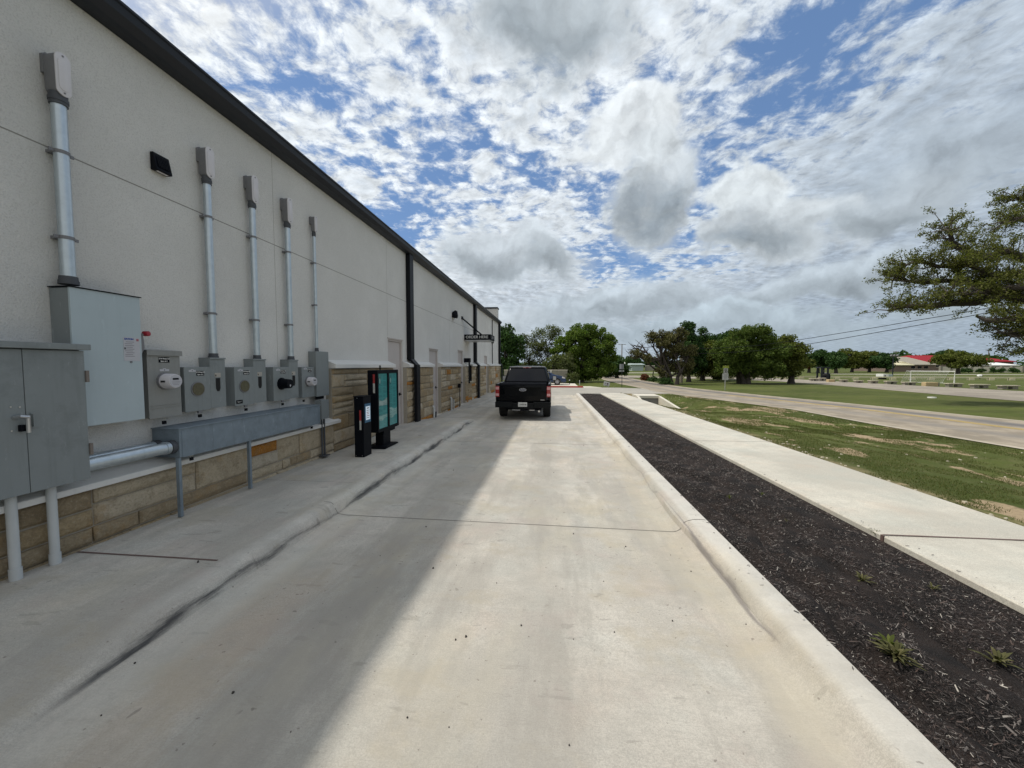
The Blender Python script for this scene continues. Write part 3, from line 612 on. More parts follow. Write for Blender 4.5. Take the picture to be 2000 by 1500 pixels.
sl.prism([(XW+.002,.80),(-4.145,.725),(-4.145,.672),(XW+.002,.668)],'y',YB0,YC+.16)
hs=[YC]+[v for d in DOORS for v in (d[0],d[1])]+[YB1]; sd_=11
for a,b in zip(hs[::2],hs[1::2]):
    parts=[(a,b,-.14,1.725)]
    if a<WIN[0]<b: parts=[(a,WIN[0],-.14,1.725),(WIN[1],b,-.14,1.725),(WIN[0],WIN[1],-.14,.95)]
    for q in parts: sd_+=1; m=MB(); stones(*q,m,sd_); m.build('stone_veneer',STONE,B); mo.box(XW+.002,XS-.032,q[0],q[1],-.15,q[3]-.001)
    e0=-.10 if a>YC+1 else -.0; 
    def cap(a,b): sl.prism([(XW+.002,1.905),(-4.135,1.815),(-4.135,1.738),(XW+.002,1.728)],'y',a,b)
    if a<WIN[0]<b: cap(a,WIN[0]); cap(WIN[1],b)
    else: cap(a,b)
mo.build('mortar_bed',MORT,B); sl.build('sill_band',SILL,B,bevel=.006)
# roof edge
gut=[(XW+.001,5.085),(-4.25,5.09),(-4.20,5.10),(-4.135,5.16),(-4.12,5.23),(-4.10,5.24),(-4.10,5.262),(-4.14,5.27),(-4.35,5.30),(-4.6,5.30),(-4.6,5.101),(XW+.001,5.101)]
MB().prism([(p[0],p[1]) for p in gut],'y',YB0,YB1+.1).build('gutter',TRIM,B)
MB().prism([(-4.6,5.105),(-4.6,5.29),(-10.8,5.7),(-17.2,5.3),(-17.2,5.105)],'y',YB0,YB1+.05).build('roof',TRIM,B)
def downspout(y,w,ztop,zk,zbot,d=.10):
    m=MB(); m.box(XW+.004,XW+.004+d,y-w/2,y+w/2,zk,ztop)
    m.prism([(XW+.004,zk),(XW+.004+d,zk),(-4.06+.02,zk-.20),(-4.14,zk-.16)],'y',y-w/2,y+w/2)
    m.box(-4.132,-4.04,y-w/2,y+w/2,zbot,zk-.165)
    return m.build('downspout',SPOUT,B,bevel=.008)
downspout(11.10,.29,5.085,1.98,-.03,.13); downspout(20.7,.36,5.085,1.98,-.10,.14); downspout(30.25,.36,5.085,1.98,-.12,.14)
# doors
for k,(a,b,h) in enumerate(DOORS):
    fr=MB(); fr.box(-4.50,-4.372,a,a+.05,-.1,h); fr.box(-4.50,-4.372,b-.05,b,-.1,h); fr.box(-4.50,-4.372,a+.05,b-.05,h-.05,h); 
    dr=MB().box(-4.47,-4.41,a+.055,b-.055,-.05,h-.055).build('door',DOORM,B,bevel=.004)
    fr.build('frame',DOORM,dr)
    for z in (.25,1.15,2.0): MB().box(-4.41,-4.385,a+.04,a+.075,z,z+.13).build('hinge',BLACK,dr)
    hm=MB(); hm.disc((-4.41,b-.13,.96),'x',.045,.02,12); hm.tube([(-4.40,b-.13,.96),(-4.345,b-.13,.96),(-4.335,b-.22,.955)],[.012,.012,.010],6); hm.build('handle',BLACK,dr)
    MB().box(-4.5,-4.20,a,b,-.14,-.045).build('threshold',CEMENT,dr)
    if k<3: MB().box(-4.36,-4.33,a-.02,b+.02,h+.004,h+.03).build('drip_cap',DOORM,dr)
# serving window
wn=MB().box(-4.33,-4.30,WIN[0]+.04,WIN[1]-.04,WIN[2],WIN[3]).build('window',DARKG,B)
f_=MB(); f_.box(-4.34,-4.215,WIN[0],WIN[0]+.04,.97,1.8); f_.box(-4.34,-4.215,WIN[1]-.04,WIN[1],.97,1.8); f_.box(-4.34,-4.215,WIN[0]+.04,WIN[1]-.04,1.755,1.8); f_.build('frame',BLACK,wn)
MB().box(-4.32,-4.13,WIN[0]-.05,WIN[1]+.05,.92,.965).build('sill',LIME,wn,bevel=.005)
# raised parapet block at the far end
m=MB().box(-5.75,-4.36,29.6,30.3,5.0,6.22); m.build('parapet',STUC,B); MB().box(-5.80,-4.32,29.55,30.35,6.22,6.33).build('parapet_cap',TRIM,B)
# tall thin conduit and knee brace near the end
cx=XW+.05; MB().tube([(cx,26.8,.0),(cx,26.8,3.2),(cx,26.8,5.0)],.03,6).build('riser_pipe',BLACK,B)
MB().box(XW+.01,XW+.14,26.6,26.9,3.35,3.65).build('riser_box',BLACK,B,bevel=.01)
# tenant sign canopy
O=thing('order_sign','black projecting ORDER HERE sign canopy held by a slanting rod on the stucco wall','sign',(-4.35,19,3.1))
MB().box(XW+.002,-3.03,18.35,19.60,3.035,3.30).build('canopy_box',BLACK,O,bevel=.01)
MB().box(XW+.05,-3.08,18.40,19.55,2.985,3.035).build('soffit',STEEL,O)
text('ORDER','lettering',.185,LETW,O,(-3.955,18.345,3.165),(1,0,0),(0,0,1),bold=.0015,sx=1.02,ext=.004); text('HERE','lettering',.185,LETW,O,(-3.375,18.345,3.165),(1,0,0),(0,0,1),bold=.0015,sx=1.02,ext=.004)
text('ORDER','side_lettering',.17,GREYI,O,(-3.027,18.98,3.165),(0,1,0),(0,0,1),sx=1.1)
MB().tube([(XW+.01,17.9,4.05),(-3.55,18.9,3.30)],.035,8).build('tie_rod',BLACK,O)
MB().box(XW+.002,XW+.05,17.8,18.0,3.98,4.12).build('wall_plate',BLACK,O)
# wall mounted lights
def walllight(y,z,w,h,d,label):
    t=thing('wall_light',label,'light',(XW,y,z),'dark wall pack lights on the stucco')
    MB().prism([(XW+.001,z-h/2),(XW+.001,z+h/2),(XW+d*.5,z+h/2),(XW+d,z-h/2+.015),(XW+d,z-h/2)],'y',y-w/2,y+w/2).build('housing',BLACK,t,bevel=.006)
    for k in range(7):
        yy=y-w/2+.03+k*(w-.06)/6; MB().prism([(XW+d*.5+.004,z+h/2-.03),(XW+d*.5+.012,z+h/2-.03),(XW+d+.008,z-h/2+.04),(XW+d,z-h/2+.04)],'y',yy-.005,yy+.005).build('fin',BLACK,t)
    MB().box(XW+.03,XW+d-.02,y-w/2+.03,y+w/2-.03,z-h/2-.006,z-h/2-.001).build('lens',COVER,t)
walllight(3.86,4.015,.175,.19,.075,'black finned wall light high up between the first two metal conduits')
t=thing('wall_camera','small dark wall lamp with round head fixed high beyond the first downspout','lamp',(XW,16.5,4.0))
MB().tube([(XW,16.6,3.93),(XW+.10,16.5,3.9)],.03,8).build('arm',BLACK,t)
m=MB(); m.tube([(XW+.05,16.25,3.86),(XW+.08,16.25,4.0),(XW+.16,16.25,4.16)],[.16,.17,.05],12); m.build('head',BLACK,t)
# ================================================================== electrical gear
def P2(px,py,X): return WX(px,py,X)
def padlock(y,z,x,label,k):
    t=thing('padlock',label,'padlock',(x,y,z),'padlocks hanging under the electrical boxes')
    MB().box(x,x+.02,y-.019,y+.019,z-.045,z-.008).build('lock_body',BLACK,t,bevel=.003)
    MB().tube([(x+.01,y-.012,z-.008),(x+.01,y-.012,z+.015),(x+.01,y,z+.025),(x+.01,y+.012,z+.015),(x+.01,y+.012,z-.008)],.003,6).build('shackle',STEEL,t)
# A: big double-door cabinet
XA=-4.03; yr=P2(170,800,XA).y; ys_=P2(50,800,XA).y; yl=2*ys_-yr; zt=P2(168,684,XA).z; zo=P2(174,935,XA).z
t=thing('switchgear_cabinet','large grey double-door electrical cabinet with a hasp, at the left edge','cabinet',(XA,ys_,zo))
MB().box(XW+.002,XA-.025,yl,yr-.01,zo+.01,zt).build('case',GREYA,t,bevel=.006)
for a,b in ((yl,ys_-.002),(ys_+.002,yr)): 
    d=MB().box(XA-.025,XA,a,b,zo,zt-.008).build('door',GREYA,t,bevel=.004)
MB().box(XW+.002,XA+.035,yl-.02,yr+.03,zt,zt+.05).build('rain_hood',GREYA,t,bevel=.005)
for pz in (735,878): q=P2(170,pz,XA); MB().box(XA-.02,XA+.012,yr,yr+.022,q.z-.05,q.z+.05).build('hinge',M('hinge_bronze',(.20,.17,.15),.6,.3),t)
q=P2(38,820,XA); m=MB(); m.tube([(XA+.002,q.y-.03,q.z+.02),(XA+.05,q.y-.02,q.z+.03),(XA+.05,q.y+.02,q.z+.02)],.013,8); m.tube([(XA+.045,q.y+.02,q.z+.03),(XA+.045,q.y+.02,q.z-.10)],.013,8); m.build('handle',STEEL,t,smooth=True)
q=P2(38,835,XA); MB().box(XA+.002,XA+.03,q.y-.01,q.y+.02,q.z-.03,q.z+.02).build('lock',BLACK,t,bevel=.003)
q=P2(66,820,XA); m=MB(); m.box(XA+.001,XA+.006,q.y-.02,q.y+.035,q.z-.06,q.z+.06); m.box(XA+.006,XA+.03,q.y-.02,q.y-.012,q.z-.05,q.z+.05); m.build('hasp',GREYA,t)
for px,py in ((20,795),(38,795),(22,842)): q=P2(px,py,XA); MB().disc((XA,q.y,q.z),'x',.006,.004,8).build('screw',STEEL,t)
for px in (20,100):
    q=P2(px,965,-4.13); t=thing('stub_pipe',['white stub pipe under the big cabinet, at the very left edge','white stub pipe under the big cabinet, nearer its hinged corner'][px>50],'pipe',(-4.13,q.y,.14),'white stub pipes below the large cabinet')
    MB().tube([(-4.13,q.y,.14),(-4.13,q.y,.23)],.036,16).build('collar',PVC,t,smooth=True); MB().tube([(-4.13,q.y,.23),(-4.13,q.y,zo+.012)],.031,16).build('pipe',PVC,t,smooth=True)
# B: tall blue-grey disconnect
XB=-4.14; a=P2(138,600,XB); b=P2(278,700,XB); zt=P2(138,561,XB).z; zo=P2(284,818,XB).z
t=thing('disconnect_cabinet','tall pale blue-grey cabinet with paper label and red-knobbed lever','cabinet',(XB,a.y,zo))
YBl,YBr=a.y,b.y
MB().box(XW+.002,XB-.02,a.y,b.y-.005,zo+.008,zt).build('case',GREYA,t,bevel=.005)
MB().box(XB-.02,XB,a.y-.002,b.y,zo,zt+.004).build('door',GREYB,t,bevel=.004)
MB().box(XW+.002,XB+.012,a.y-.01,b.y+.01,zt+.004,zt+.012).build('top_lip',BLACK,t)
q0=P2(240,658,XB); q1=P2(274,705,XB); lb=MB().box(XB+.001,XB+.002,q0.y,q1.y,q1.z,q0.z).build('label',STICK,t)
text('EATON','brand_lettering',.024,BLUEI,lb,(XB+.003,q0.y+.05,q0.z-.018),(0,1,0),(0,0,1),bold=.0012,ext=.0005)
for k in range(9):
    z=q0.z-.045-k*.0175; MB().box(XB+.0022,XB+.0026,q0.y+.012+(k%3==0)*.01,q0.y+.095-(k%2)*.015,z-.004,z+.003).build('text_line',GREYI,lb)
MB().box(XB+.0022,XB+.0026,q1.y-.03,q1.y-.008,q0.z-.035,q0.z-.012).build('red_mark',M('red_ink',(.35,.12,.14),.6),lb); MB().box(XB+.0022,XB+.0027,q0.y+.006,q0.y+.018,q0.z-.12,q0.z-.10).build('black_mark',INK,lb)
q=P2(256,707,XB); MB().disc((XB,q.y,q.z),'x',.010,.006,12).build('key_lock',CAST,t)
q=P2(287,655,XB); lv=MB(); lv.prism([(b.y+.004,q.z+.02),(b.y+.04,q.z+.01),(b.y+.05,q.z-.05),(b.y+.055,q.z-.13),(b.y+.02,q.z-.2),(b.y+.004,q.z-.22)],'x',XB-.06,XB-.03); lv=lv.build('lever_arm',CAST,t,bevel=.004)
MB().tube([(XB-.045,b.y+.03,q.z),(XB-.03,b.y+.07,q.z+.025)],.012,8).build('lever_neck',CAST,lv); q=P2(293,652,XB-.01); m=MB(); m.tube([(XB-.05,b.y+.065,q.z),(XB+.0,b.y+.075,q.z)],[.026,.026],16); m.build('lever_knob',RED,lv,bevel=.005,smooth=True)
# meter boxes
def plate(t,x,y,z,l1,l2,w=.115,h=.058):
    p=MB().box(x,x+.002,y-w/2,y+w/2,z-h/2,z+h/2).build('name_plate',BLACK,t)
    text(l1,'plate_lettering',.019,LETW,p,(x+.003,y,z+.013),(0,1,0),(0,0,1),bold=.0006,ext=.0004); text(l2,'plate_lettering',.019,LETW,p,(x+.003,y,z-.014),(0,1,0),(0,0,1),bold=.0006,ext=.0004)
def arrowtag(t,x,y,z,w=.10):
    m=MB().box(x,x+.0015,y-w/2,y+w/2,z-.011,z+.011); m.box(x+.0001,x+.0016,y-.016,y+.016,z+.011,z+.02); p=m.build('warning_tag',STICK,t); MB().disc((x+.0017,y,z+.002),'x',.006,.0004,8).build('tag_hole',INK,p)
def glassmeter(t,x,y,z,r,d):
    s=MB(); s.tube([(x,y,z),(x+.02,y,z)],[r*1.17,r*1.14],28); s=s.build('meter_ring',CAST,t,smooth=True)
    m=MB(); m.tube([(x+.02,y,z),(x+d*.85,y,z),(x+d,y,z)],[r*1.02,r*.98,r*.9],28); bd=m.build('meter_body',COVER,t,smooth=True)
    MB().disc((x+d,y,z),'x',r*.84,.003,24).build('dial',STICK,bd)
    MB().box(x+d+.003,x+d+.005,y-r*.42,y+r*.38,z+r*.18,z+r*.42).build('display',BLACK,bd)
    for k,zz in enumerate((-.10,-.28,-.48)): MB().box(x+d+.003,x+d+.004,y-r*(.6-.1*k),y+r*(.6-.1*k),z+r*zz-.002,z+r*zz+.0025).build('dial_mark',GREYI,bd)
    MB().box(x+d*.3,x+d*.7,y-r*1.03,y-r*.99,z-.012,z+.008).build('side_port',INK,bd)
# C
XC=-4.20; a=P2(289,750,XC); b=P2(353,750,XC); zt=P2(351,686,XC).z; zo=P2(353,811,XC).z
t=thing('meter_box','warm grey meter box with overhanging hood and glass meter right of the blue-grey cabinet','meter box',(XC,a.y,zo),'meter boxes above the trough')
MB().box(XW+.002,XC-.012,a.y+.004,b.y-.004,zo+.006,zt).build('case',GREYC,t,bevel=.004); MB().box(XC-.012,XC,a.y,b.y,zo,zt-.05).build('cover',GREYC,t,bevel=.003)
MB().prism([(XW+.002,zt+.012),(XC+.02,zt+.0),(XC+.02,zt-.055),(XC+.012,zt-.055),(XC+.008,zt-.001),(XW+.002,zt+.001)],'y',a.y-.012,b.y+.014).build('rain_hood',GREYC,t)
MC=(a.y+b.y)/2; plate(t,XC,MC+.0,P2(322,703,XC).z,'3710 Shops Rd','Space # 1'); arrowtag(t,XC,MC,P2(322,723,XC).z)
glassmeter(t,XC,P2(326,746,XC).y-.02,P2(326,744,XC).z,.080,.13)
for z in (P2(320,791,XC).z,P2(320,796,XC).z): MB().box(XC,XC+.006,a.y+.015,b.y-.01,z,z+.006).build('rib',GREYC,t)
padlock(MC-.01,zo-.03,XC-.03,'padlock on its hasp under the hooded warm grey meter box',0)
# D,E,F twin boxes
def twin(px0,pxs,px1,ytop,yt2,ybot,kind,label,unit,xo=-4.20,tagx=0):
    a=P2(px0,750,xo).y; s=P2(pxs,750,xo).y; b=P2(px1,750,xo).y; zt=P2(px0,ytop,xo).z; z2=P2(px1,yt2,xo).z; zo=P2(px0,ybot,xo).z
    t=thing('meter_box',label,'meter box',(xo,a,zo),'meter boxes above the trough')
    MB().box(XW+.002,xo-.012,a+.004,s,zo+.005,zt).build('case',GREYA,t,bevel=.004)
    MB().box(XW+.002,xo-.010,s,b-.003,zo+.012,z2).build('breaker_case',GREYA,t,bevel=.004)
    cv=MB().box(xo-.012,xo+.002,a,s-.002,zo,zt+.002).build('cover',GREYA,t,bevel=.003); MB().box(xo-.010,xo-.001,s+.001,b,zo+.012,z2-.002).build('breaker_cover',GREYA,t,bevel=.003)
    MB().box(XW+.002,xo+.008,s-.003,b+.006,z2,z2+.02).build('rain_hood',GREYA,t,bevel=.003)
    my=(a+s)/2-.005; mz_=zo+(zt-zo)*.50
    if kind=='glass':
        MB().disc((xo+.002,my,mz_),'x',.087,.008,28).build('socket_ring',CAST,t); q=MB().disc((xo+.010,my,mz_),'x',.076,.004,28).build('socket_glass',GLASSD,t)
    elif kind=='black':
        m=MB(); m.tube([(xo+.002,my,mz_),(xo+.02,my,mz_),(xo+.02,my,mz_),(xo+.15,my,mz_)],[.095,.092,.078,.07],24); q=m.build('socket_cap',BLACK,t,smooth=True)
        m=MB(); m.prism([(my-.012,mz_-.03),(my+.012,mz_-.03),(my,mz_-.05)],'x',xo+.15,xo+.153); m.box(xo+.15,xo+.153,my-.012,my+.012,mz_-.03,mz_-.012); m.build('cap_sticker',STICK,q)
    plate(t,xo+.002,lerp(a,s,.60),zt-.075,'3710 Shops Rd','Space # %d'%unit,.10,.056); arrowtag(t,xo+.002,lerp(a,s,.30),zt-.045,.085)
    by_=lerp(s,b,.48); zt3=zt-.14
    MB().prism([(by_-.028,zt3),(by_+.03,zt3),(by_+.03,zt3-.13),(by_+.015,zt3-.165),(by_-.012,zt3-.165),(by_-.028,zt3-.13)],'x',xo-.001,xo+.005).build('breaker_window',DARKIN,t)
    lb=MB().box(xo-.001,xo+.0012,by_-.04,by_+.042,zt3+.012,zt3+.065).build('paper_label',M('buff_label',(.40,.37,.32),.6),t); MB().box(xo+.0013,xo+.0016,by_-.034,by_-.02,zt3+.02,zt3+.045).build('label_mark',INK,lb)
    for k in range(3): MB().box(xo+.0013,xo+.0016,by_-.01,by_+.036,zt3+.022+k*.014,zt3+.025+k*.014).build('label_text',GREYI,lb)
    hp=MB().box(xo-.02,xo+.004,my+.0,my+.04,zo-.03,zo+.0).build('hasp',CAST,t)
    return t,a,s,b,zt,z2,zo,my
D_=twin(360,411,441,717,702,806,'glass','second meter box, its round glass socket empty, next to the hooded box',2)
E_=twin(458,496,520,717,704,794,'glass','third meter box, empty glass socket, extra small black label at bottom',3)
F_=twin(534,565,583,717,705,784,'black','fourth meter box with black cap sticking out of its socket',4)
p=MB().box(-4.198,-4.196,E_[1]+.015,E_[1]+.12,E_[6]+.03,E_[6]+.08).build('name_plate',BLACK,E_[0]); text('Suite C','plate_lettering',.022,LETW,p,(-4.1955,E_[1]+.067,E_[6]+.055),(0,1,0),(0,0,1),ext=.0004)
for q,l in ((D_,'padlock hanging under the second meter box'),(E_,'padlock hanging under the third meter box'),(F_,'padlock hanging under the meter box with the black cap')): padlock(q[7]+.02,q[6]-.035,-4.215,l,0)
# G
XG=-4.235; a=P2(590,745,XG).y; b=P2(614,745,XG).y; zt=P2(590,717,XG).z; zo=P2(590,777,XG).z
t=thing('meter_box','narrow fifth meter box with white glass meter, next to the tall box','meter box',(XG,a,zo),'meter boxes above the trough')
MB().box(XW+.002,XG-.01,a,b,zo,zt).build('case',GREYA,t,bevel=.004); MB().box(XG-.01,XG,a-.002,b+.002,zo-.003,zt+.003).build('cover',GREYA,t,bevel=.003)
glassmeter(t,XG,(a+b)/2-.0,lerp(zo,zt,.52),.075,.12); plate(t,XG,lerp(a,b,.62),zt-.06,'3710 Shops Rd','House',.09,.055); arrowtag(t,XG,lerp(a,b,.28),zt-.03,.08)
padlock(a+.05,zo-.03,-4.26,'padlock hanging under the narrow fifth meter box',0)
# H
XH=-4.20; a=P2(618,730,XH).y; b=P2(642,730,XH).y; zt=P2(630,687,XH).z; zo=P2(630,773,XH).z
t=thing('junction_box','plain tall grey box under the thinnest conduit, right of all the meters','junction box',(XH,a,zo)); YH=(a+b)/2
MB().box(XW+.002,XH-.01,a,b,zo,zt).build('case',GREYA,t,bevel=.004); MB().box(XH-.01,XH,a-.003,b+.003,zo-.003,zt+.003).build('cover',GREYA,t,bevel=.003)
MB().box(XW+.1,XH-.03,a+.02,b-.12,zo-.06,zo).build('bottom_fitting',BLACK,t)
# I
XI=-4.10; a=P2(628,800,XI).y; b=P2(643,800,XI).y; zt=P2(635,781,XI).z; zo=P2(635,818,XI).z
t=thing('small_junction_box','small low grey box on two black conduits at the stone corner','junction box',(XI,a,.15))
MB().box(XI-.12,XI,a,b,zo,zt).build('case',GREYA,t,bevel=.004)
for k in (.3,.62): MB().tube([(XI-.05,lerp(a,b,k),.14),(XI-.05,lerp(a,b,k),zo)],.017,8).build('conduit',DCAST,t,smooth=True)
MB().box(XI-.09,XI+.02,lerp(a,b,.1),lerp(a,b,.85),.145,.16).build('foot_plate',DCAST,t)
for z in (zt-.03,zo+.03): MB().disc((XI,b-.03,z),'x',.006,.003,8).build('screw',STEEL,t)
# trough
XT=-4.02; a=P2(350,860,XT).y; b=P2(625,810,XT).y; zt=(P2(350,838,XT).z+P2(625,792,XT).z)/2; zo=(P2(350,890,XT).z+P2(625,829,XT).z)/2
t=thing('wireway','long bluish galvanised wiring trough running below the meter boxes','wireway',(XT,a,zo)); ZTr=zt
MB().box(XW+.002,XT,a,b,zo,zt).build('trough',GREYD,t,bevel=.003); MB().box(XW+.002,XT+.012,a-.012,b+.01,zt,zt+.012).build('lid',GREYD,t,bevel=.003)
MB().box(XT,XT+.004,a+.03,b-.005,zo-.004,zt-.02).build('front_cover',GREYD,t); ym=P2(490,860,XT).y
for yy,k in ((a+.01,0),(ym,1)): MB().box(XT-.05,XT-.012,yy-.016,yy+.016,.14,zo).build('leg',GREYD,t)
padlock(P2(377,893,XT).y,zo-.02,XT-.03,'padlock under the near end of the long trough',0); padlock(P2(611,833,XT).y,zo-.02,XT-.03,'padlock under the far end of the long trough',0)
# pipes from the cabinet to the trough
for (xx,r,z,l) in ((-4.10,.060,.915,'fat shiny galvanised pipe in front, joining big cabinet and trough'),(-4.27,.050,.925,'galvanised pipe behind the fat one, close to the wall')):
    t=thing('horizontal_pipe',l,'pipe',(xx,yr,z),'galvanised pipes between cabinet and trough')
    MB().tube([(xx,yr-.05,z),(xx,a-.04,z)],r,24).build('pipe',GALV,t,smooth=True)
    MB().tube([(xx,a-.10,z),(xx,a-.06,z)],r*1.12,24).build('coupling',GALV,t,smooth=True); MB().tube([(xx,a-.055,z),(xx,a+.0,z)],r*1.22,24).build('lock_ring',DCAST,t,smooth=True)
# vertical conduits
def conduit(y,z0,zh0,zh1,r,clamps,label,xc,wh):
    t=thing('conduit',label,'conduit',(xc,y,z0),'galvanised conduits rising up the stucco')
    MB().tube([(xc,y,z0+.06),(xc,y,zh0-.02)],r,20).build('pipe',GALV,t,smooth=True)
    m=MB(); m.tube([(xc,y,z0-.0),(xc,y,z0+.035),(xc,y,z0+.036),(xc,y,z0+.07)],[r*1.35,r*1.32,r*1.22,r*1.2],20); m.build('base_bushing',DCAST,t,smooth=True)
    m=MB(); m.tube([(xc,y,zh0-.075),(xc,y,zh0-.05),(xc,y,zh0-.049),(xc,y,zh0-.02),(xc,y,zh0-.019),(xc,y,zh0+.02)],[r*1.2,r*1.2,r*1.3,r*1.3,r*1.2,r*1.2],20); m.build('collar',DCAST,t,smooth=True)
    # pull elbow: body running back into the wall, oval cover in front
    dpt=xc+r*.75; n=20
    def oval(rx,rz,zc): 
        s=rz-rx; return [(y+rx*math.cos(q),zc+(s if math.sin(q)>=0 else -s)+rx*math.sin(q)) for q in [2*math.pi*k/n for k in range(n)]]
    zc=(zh0+zh1)/2; rz=(zh1-zh0)/2
    pl=oval(wh,rz,zc); top=[(q,w) for q,w in pl]
    hd=MB().prism(pl,'x',xc-r*1.1,dpt+.02).build('elbow_head',CAST,t,bevel=.006,smooth=True)
    MB().prism([(y-wh,zc),(y+wh,zc),(y+wh,zh1-.02),(y+wh*.6,zh1),(y-wh*.6,zh1),(y-wh,zh1-.02)],'x',XW+.001,xc-r*1.1+.001).build('elbow_back',CAST,t,bevel=.004)
    c=MB().prism(oval(wh*1.04,rz*1.03,zc),'x',dpt+.021,dpt+.031).build('cover',COVER,hd,bevel=.003,smooth=True)
    MB().prism(oval(wh*.72,rz*.78,zc),'x',dpt+.0315,dpt+.036).build('cover_plate',COVER,c,bevel=.002,smooth=True)
    for zz in (zc-rz*.88,zc+rz*.88): MB().disc((dpt+.031,y,zz),'x',wh*.14,.005,8).build('cover_screw',CAST,c)
    for z in clamps:
        cm=MB(); cm.tube([(xc,y,z-.014),(xc,y,z+.014)],r*1.10,20); cm.box(XW+.001,xc,y-r*1.0,y+r*1.0,z-.012,z+.012); cm.box(xc-.006,xc+.006,y-r*1.75,y-r*1.0,z-.013,z+.013); cm.box(xc-.006,xc+.006,y+r*1.0,y+r*1.75,z-.013,z+.013)
        cm.build('clamp',CAST,t)
def zz(py,y,X): # height of pixel row on the wall at depth y
    c=P2(500,py,X); return None
def zat(px,py,X=-4.2): return P2(px,py,X).z
y1=P2(124,205,-4.24).y
conduit(P2(125,300,-4.235).y,P2(140,556,-4.235).z,P2(127,182,-4.15).z,P2(127,102,-4.15).z,.049,(zat(128,300,-4.235),zat(133,465,-4.235)),'thickest conduit, standing on the blue-grey cabinet at the far left',-4.262,.052)
conduit(P2(411,500,-4.26).y,P2(414,701,-4.26).z,P2(409,345,-4.2).z,P2(409,287,-4.2).z,.042,(zat(410,425,-4.26),zat(413,612,-4.26)),'second conduit from the left, rising from the second meter box',-4.272,.057)
conduit(P2(497,500,-4.26).y,P2(499,703,-4.26).z,P2(495,393,-4.2).z,P2(495,341,-4.2).z,.040,(zat(495,463,-4.26),zat(498,625,-4.26)),'third conduit from the left, rising from the third meter box',-4.272,.055)
conduit(P2(564,500,-4.26).y,P2(565,704,-4.26).z,P2(562,432,-4.2).z,P2(562,384,-4.2).z,.040,(zat(562,492,-4.26),zat(564,634,-4.26)),'fourth conduit, rising above the meter box with the black cap',-4.272,.055)
conduit(YH-.03,P2(620,687,-4.28).z,P2(619,452,-4.2).z,P2(619,422,-4.2).z,.026,(zat(619,516,-4.28),zat(620,597,-4.28)),'thinnest conduit, last on the right above the tall plain box',-4.285,.036)
# small things along the wall foot
q=G(866,803,.0); t=thing('cleanout_pipe','short white bent pipe standing at the stone foot between second and third doors','pipe',(-4.12,15.1,-.06))
m=MB(); m.tube([(-4.12,15.1,-.08),(-4.12,15.1,.42),(-4.15,15.1,.47),(-4.21,15.1,.47)],.04,12); m.build('pipe',PVC,t,smooth=True); MB().tube([(-4.12,15.45,-.08),(-4.12,15.45,.36)],.028,10).build('side_pipe',PVC,t,smooth=True)
t=thing('hose_stake','slim black post with small box head at the wall beside the third door','post',(-4.1,16.4,-.08)); MB().tube([(-4.1,16.4,-.1),(-4.1,16.4,.82)],.016,8).build('post',BLACK,t); MB().box(-4.16,-4.06,16.3,16.5,.80,.98).build('head',BLACK,t,bevel=.01)
t=thing('ground_stub','grey stub pipe at the wall just before the second door','pipe',(-4.1,12.85,-.04)); m=MB(); m.tube([(-4.12,12.8,-.06),(-4.12,12.8,.30),(-4.16,12.8,.38)],.035,10); m.build('pipe',PVC,t,smooth=True); MB().box(-4.14,-4.08,12.9,12.97,-.05,.16).build('bracket',DCAST,t)
t=thing('awning_box','dark box on a slim upright beside the serving window','box',(-4.1,18.4,1.1)); MB().box(-4.34,-4.06,18.25,18.55,1.93,2.14).build('box',BLACK,t,bevel=.01); MB().box(-4.14,-4.08,18.36,18.44,.9,1.93).build('upright',BLACK,t)
class MBS(MB):
    """shape list whose corners are moved along with the thing being built"""
    def build(s,*a,**k):
        s.v=[(q[0]+SHX,q[1]+SHY,q[2]) for q in s.v]; return MB.build(s,*a,**k)
SHX,SHY=-.13,-.15
# ================================================================== speaker post and menu board
t=thing('speaker_post','short black order post with lit screen and red-white reflective tape by the kerb','order post',(-3.37+SHX,6.80+SHY,.12))
MBS().box(-3.465,-3.285,6.66,6.95,.115,1.225).build('housing',BLACK,t,bevel=.008)
MBS().box(-3.475,-3.275,6.65,6.96,1.225,1.235).build('top_cap',BLACK,t,bevel=.003)
tp=MBS().box(-3.362,-3.327,6.657,6.6585,.79,.98).build('red_tape',REDT,t); MBS().box(-3.362,-3.327,6.657,6.6585,.62,.79).build('white_tape',WHT,t)
s_=MBS().box(-3.284,-3.275,6.70,6.92,.74,1.09).build('screen_frame',SCREENB,t,bevel=.004); sc_=MBS().box(-3.2745,-3.273,6.73,6.89,.79,1.04).build('screen',SCR,s_)
text('DRIVE','screen_lettering',.035,INK,s_,(-3.272+SHX,6.81+SHY,1.005),(0,1,0),(0,0,1),ext=.0005)
for k,z in enumerate((.965,.93,.90,.865,.83)): MBS().box(-3.2725,-3.272,6.755,6.865-.012*(k%3),z-.006,z+.004).build('screen_text',REDT if k in(1,2,3) else GREYI,s_)
for k in (0,1): MBS().disc((-3.44+k*.12,6.659,.145),'y',.006,-.003,8).build('bolt',STEEL,t)
MBS().disc((-3.40,6.659,1.20),'y',.008,-.004,8).build('sensor',STEEL,t)
SHX,SHY=-.165,.07
t=thing('menu_board','black framed two-panel teal menu board on a post with a ring on top','menu board',(-3.37+SHX,7.5+SHY,.12))
X1=-3.25; ya,yb=7.02,8.02; z0,z1=.46,1.70
fr=MBS(); fr.box(-3.46,X1-.03,ya,yb,z0,z1); cab=fr.build('cabinet',BLACK,t,bevel=.015)
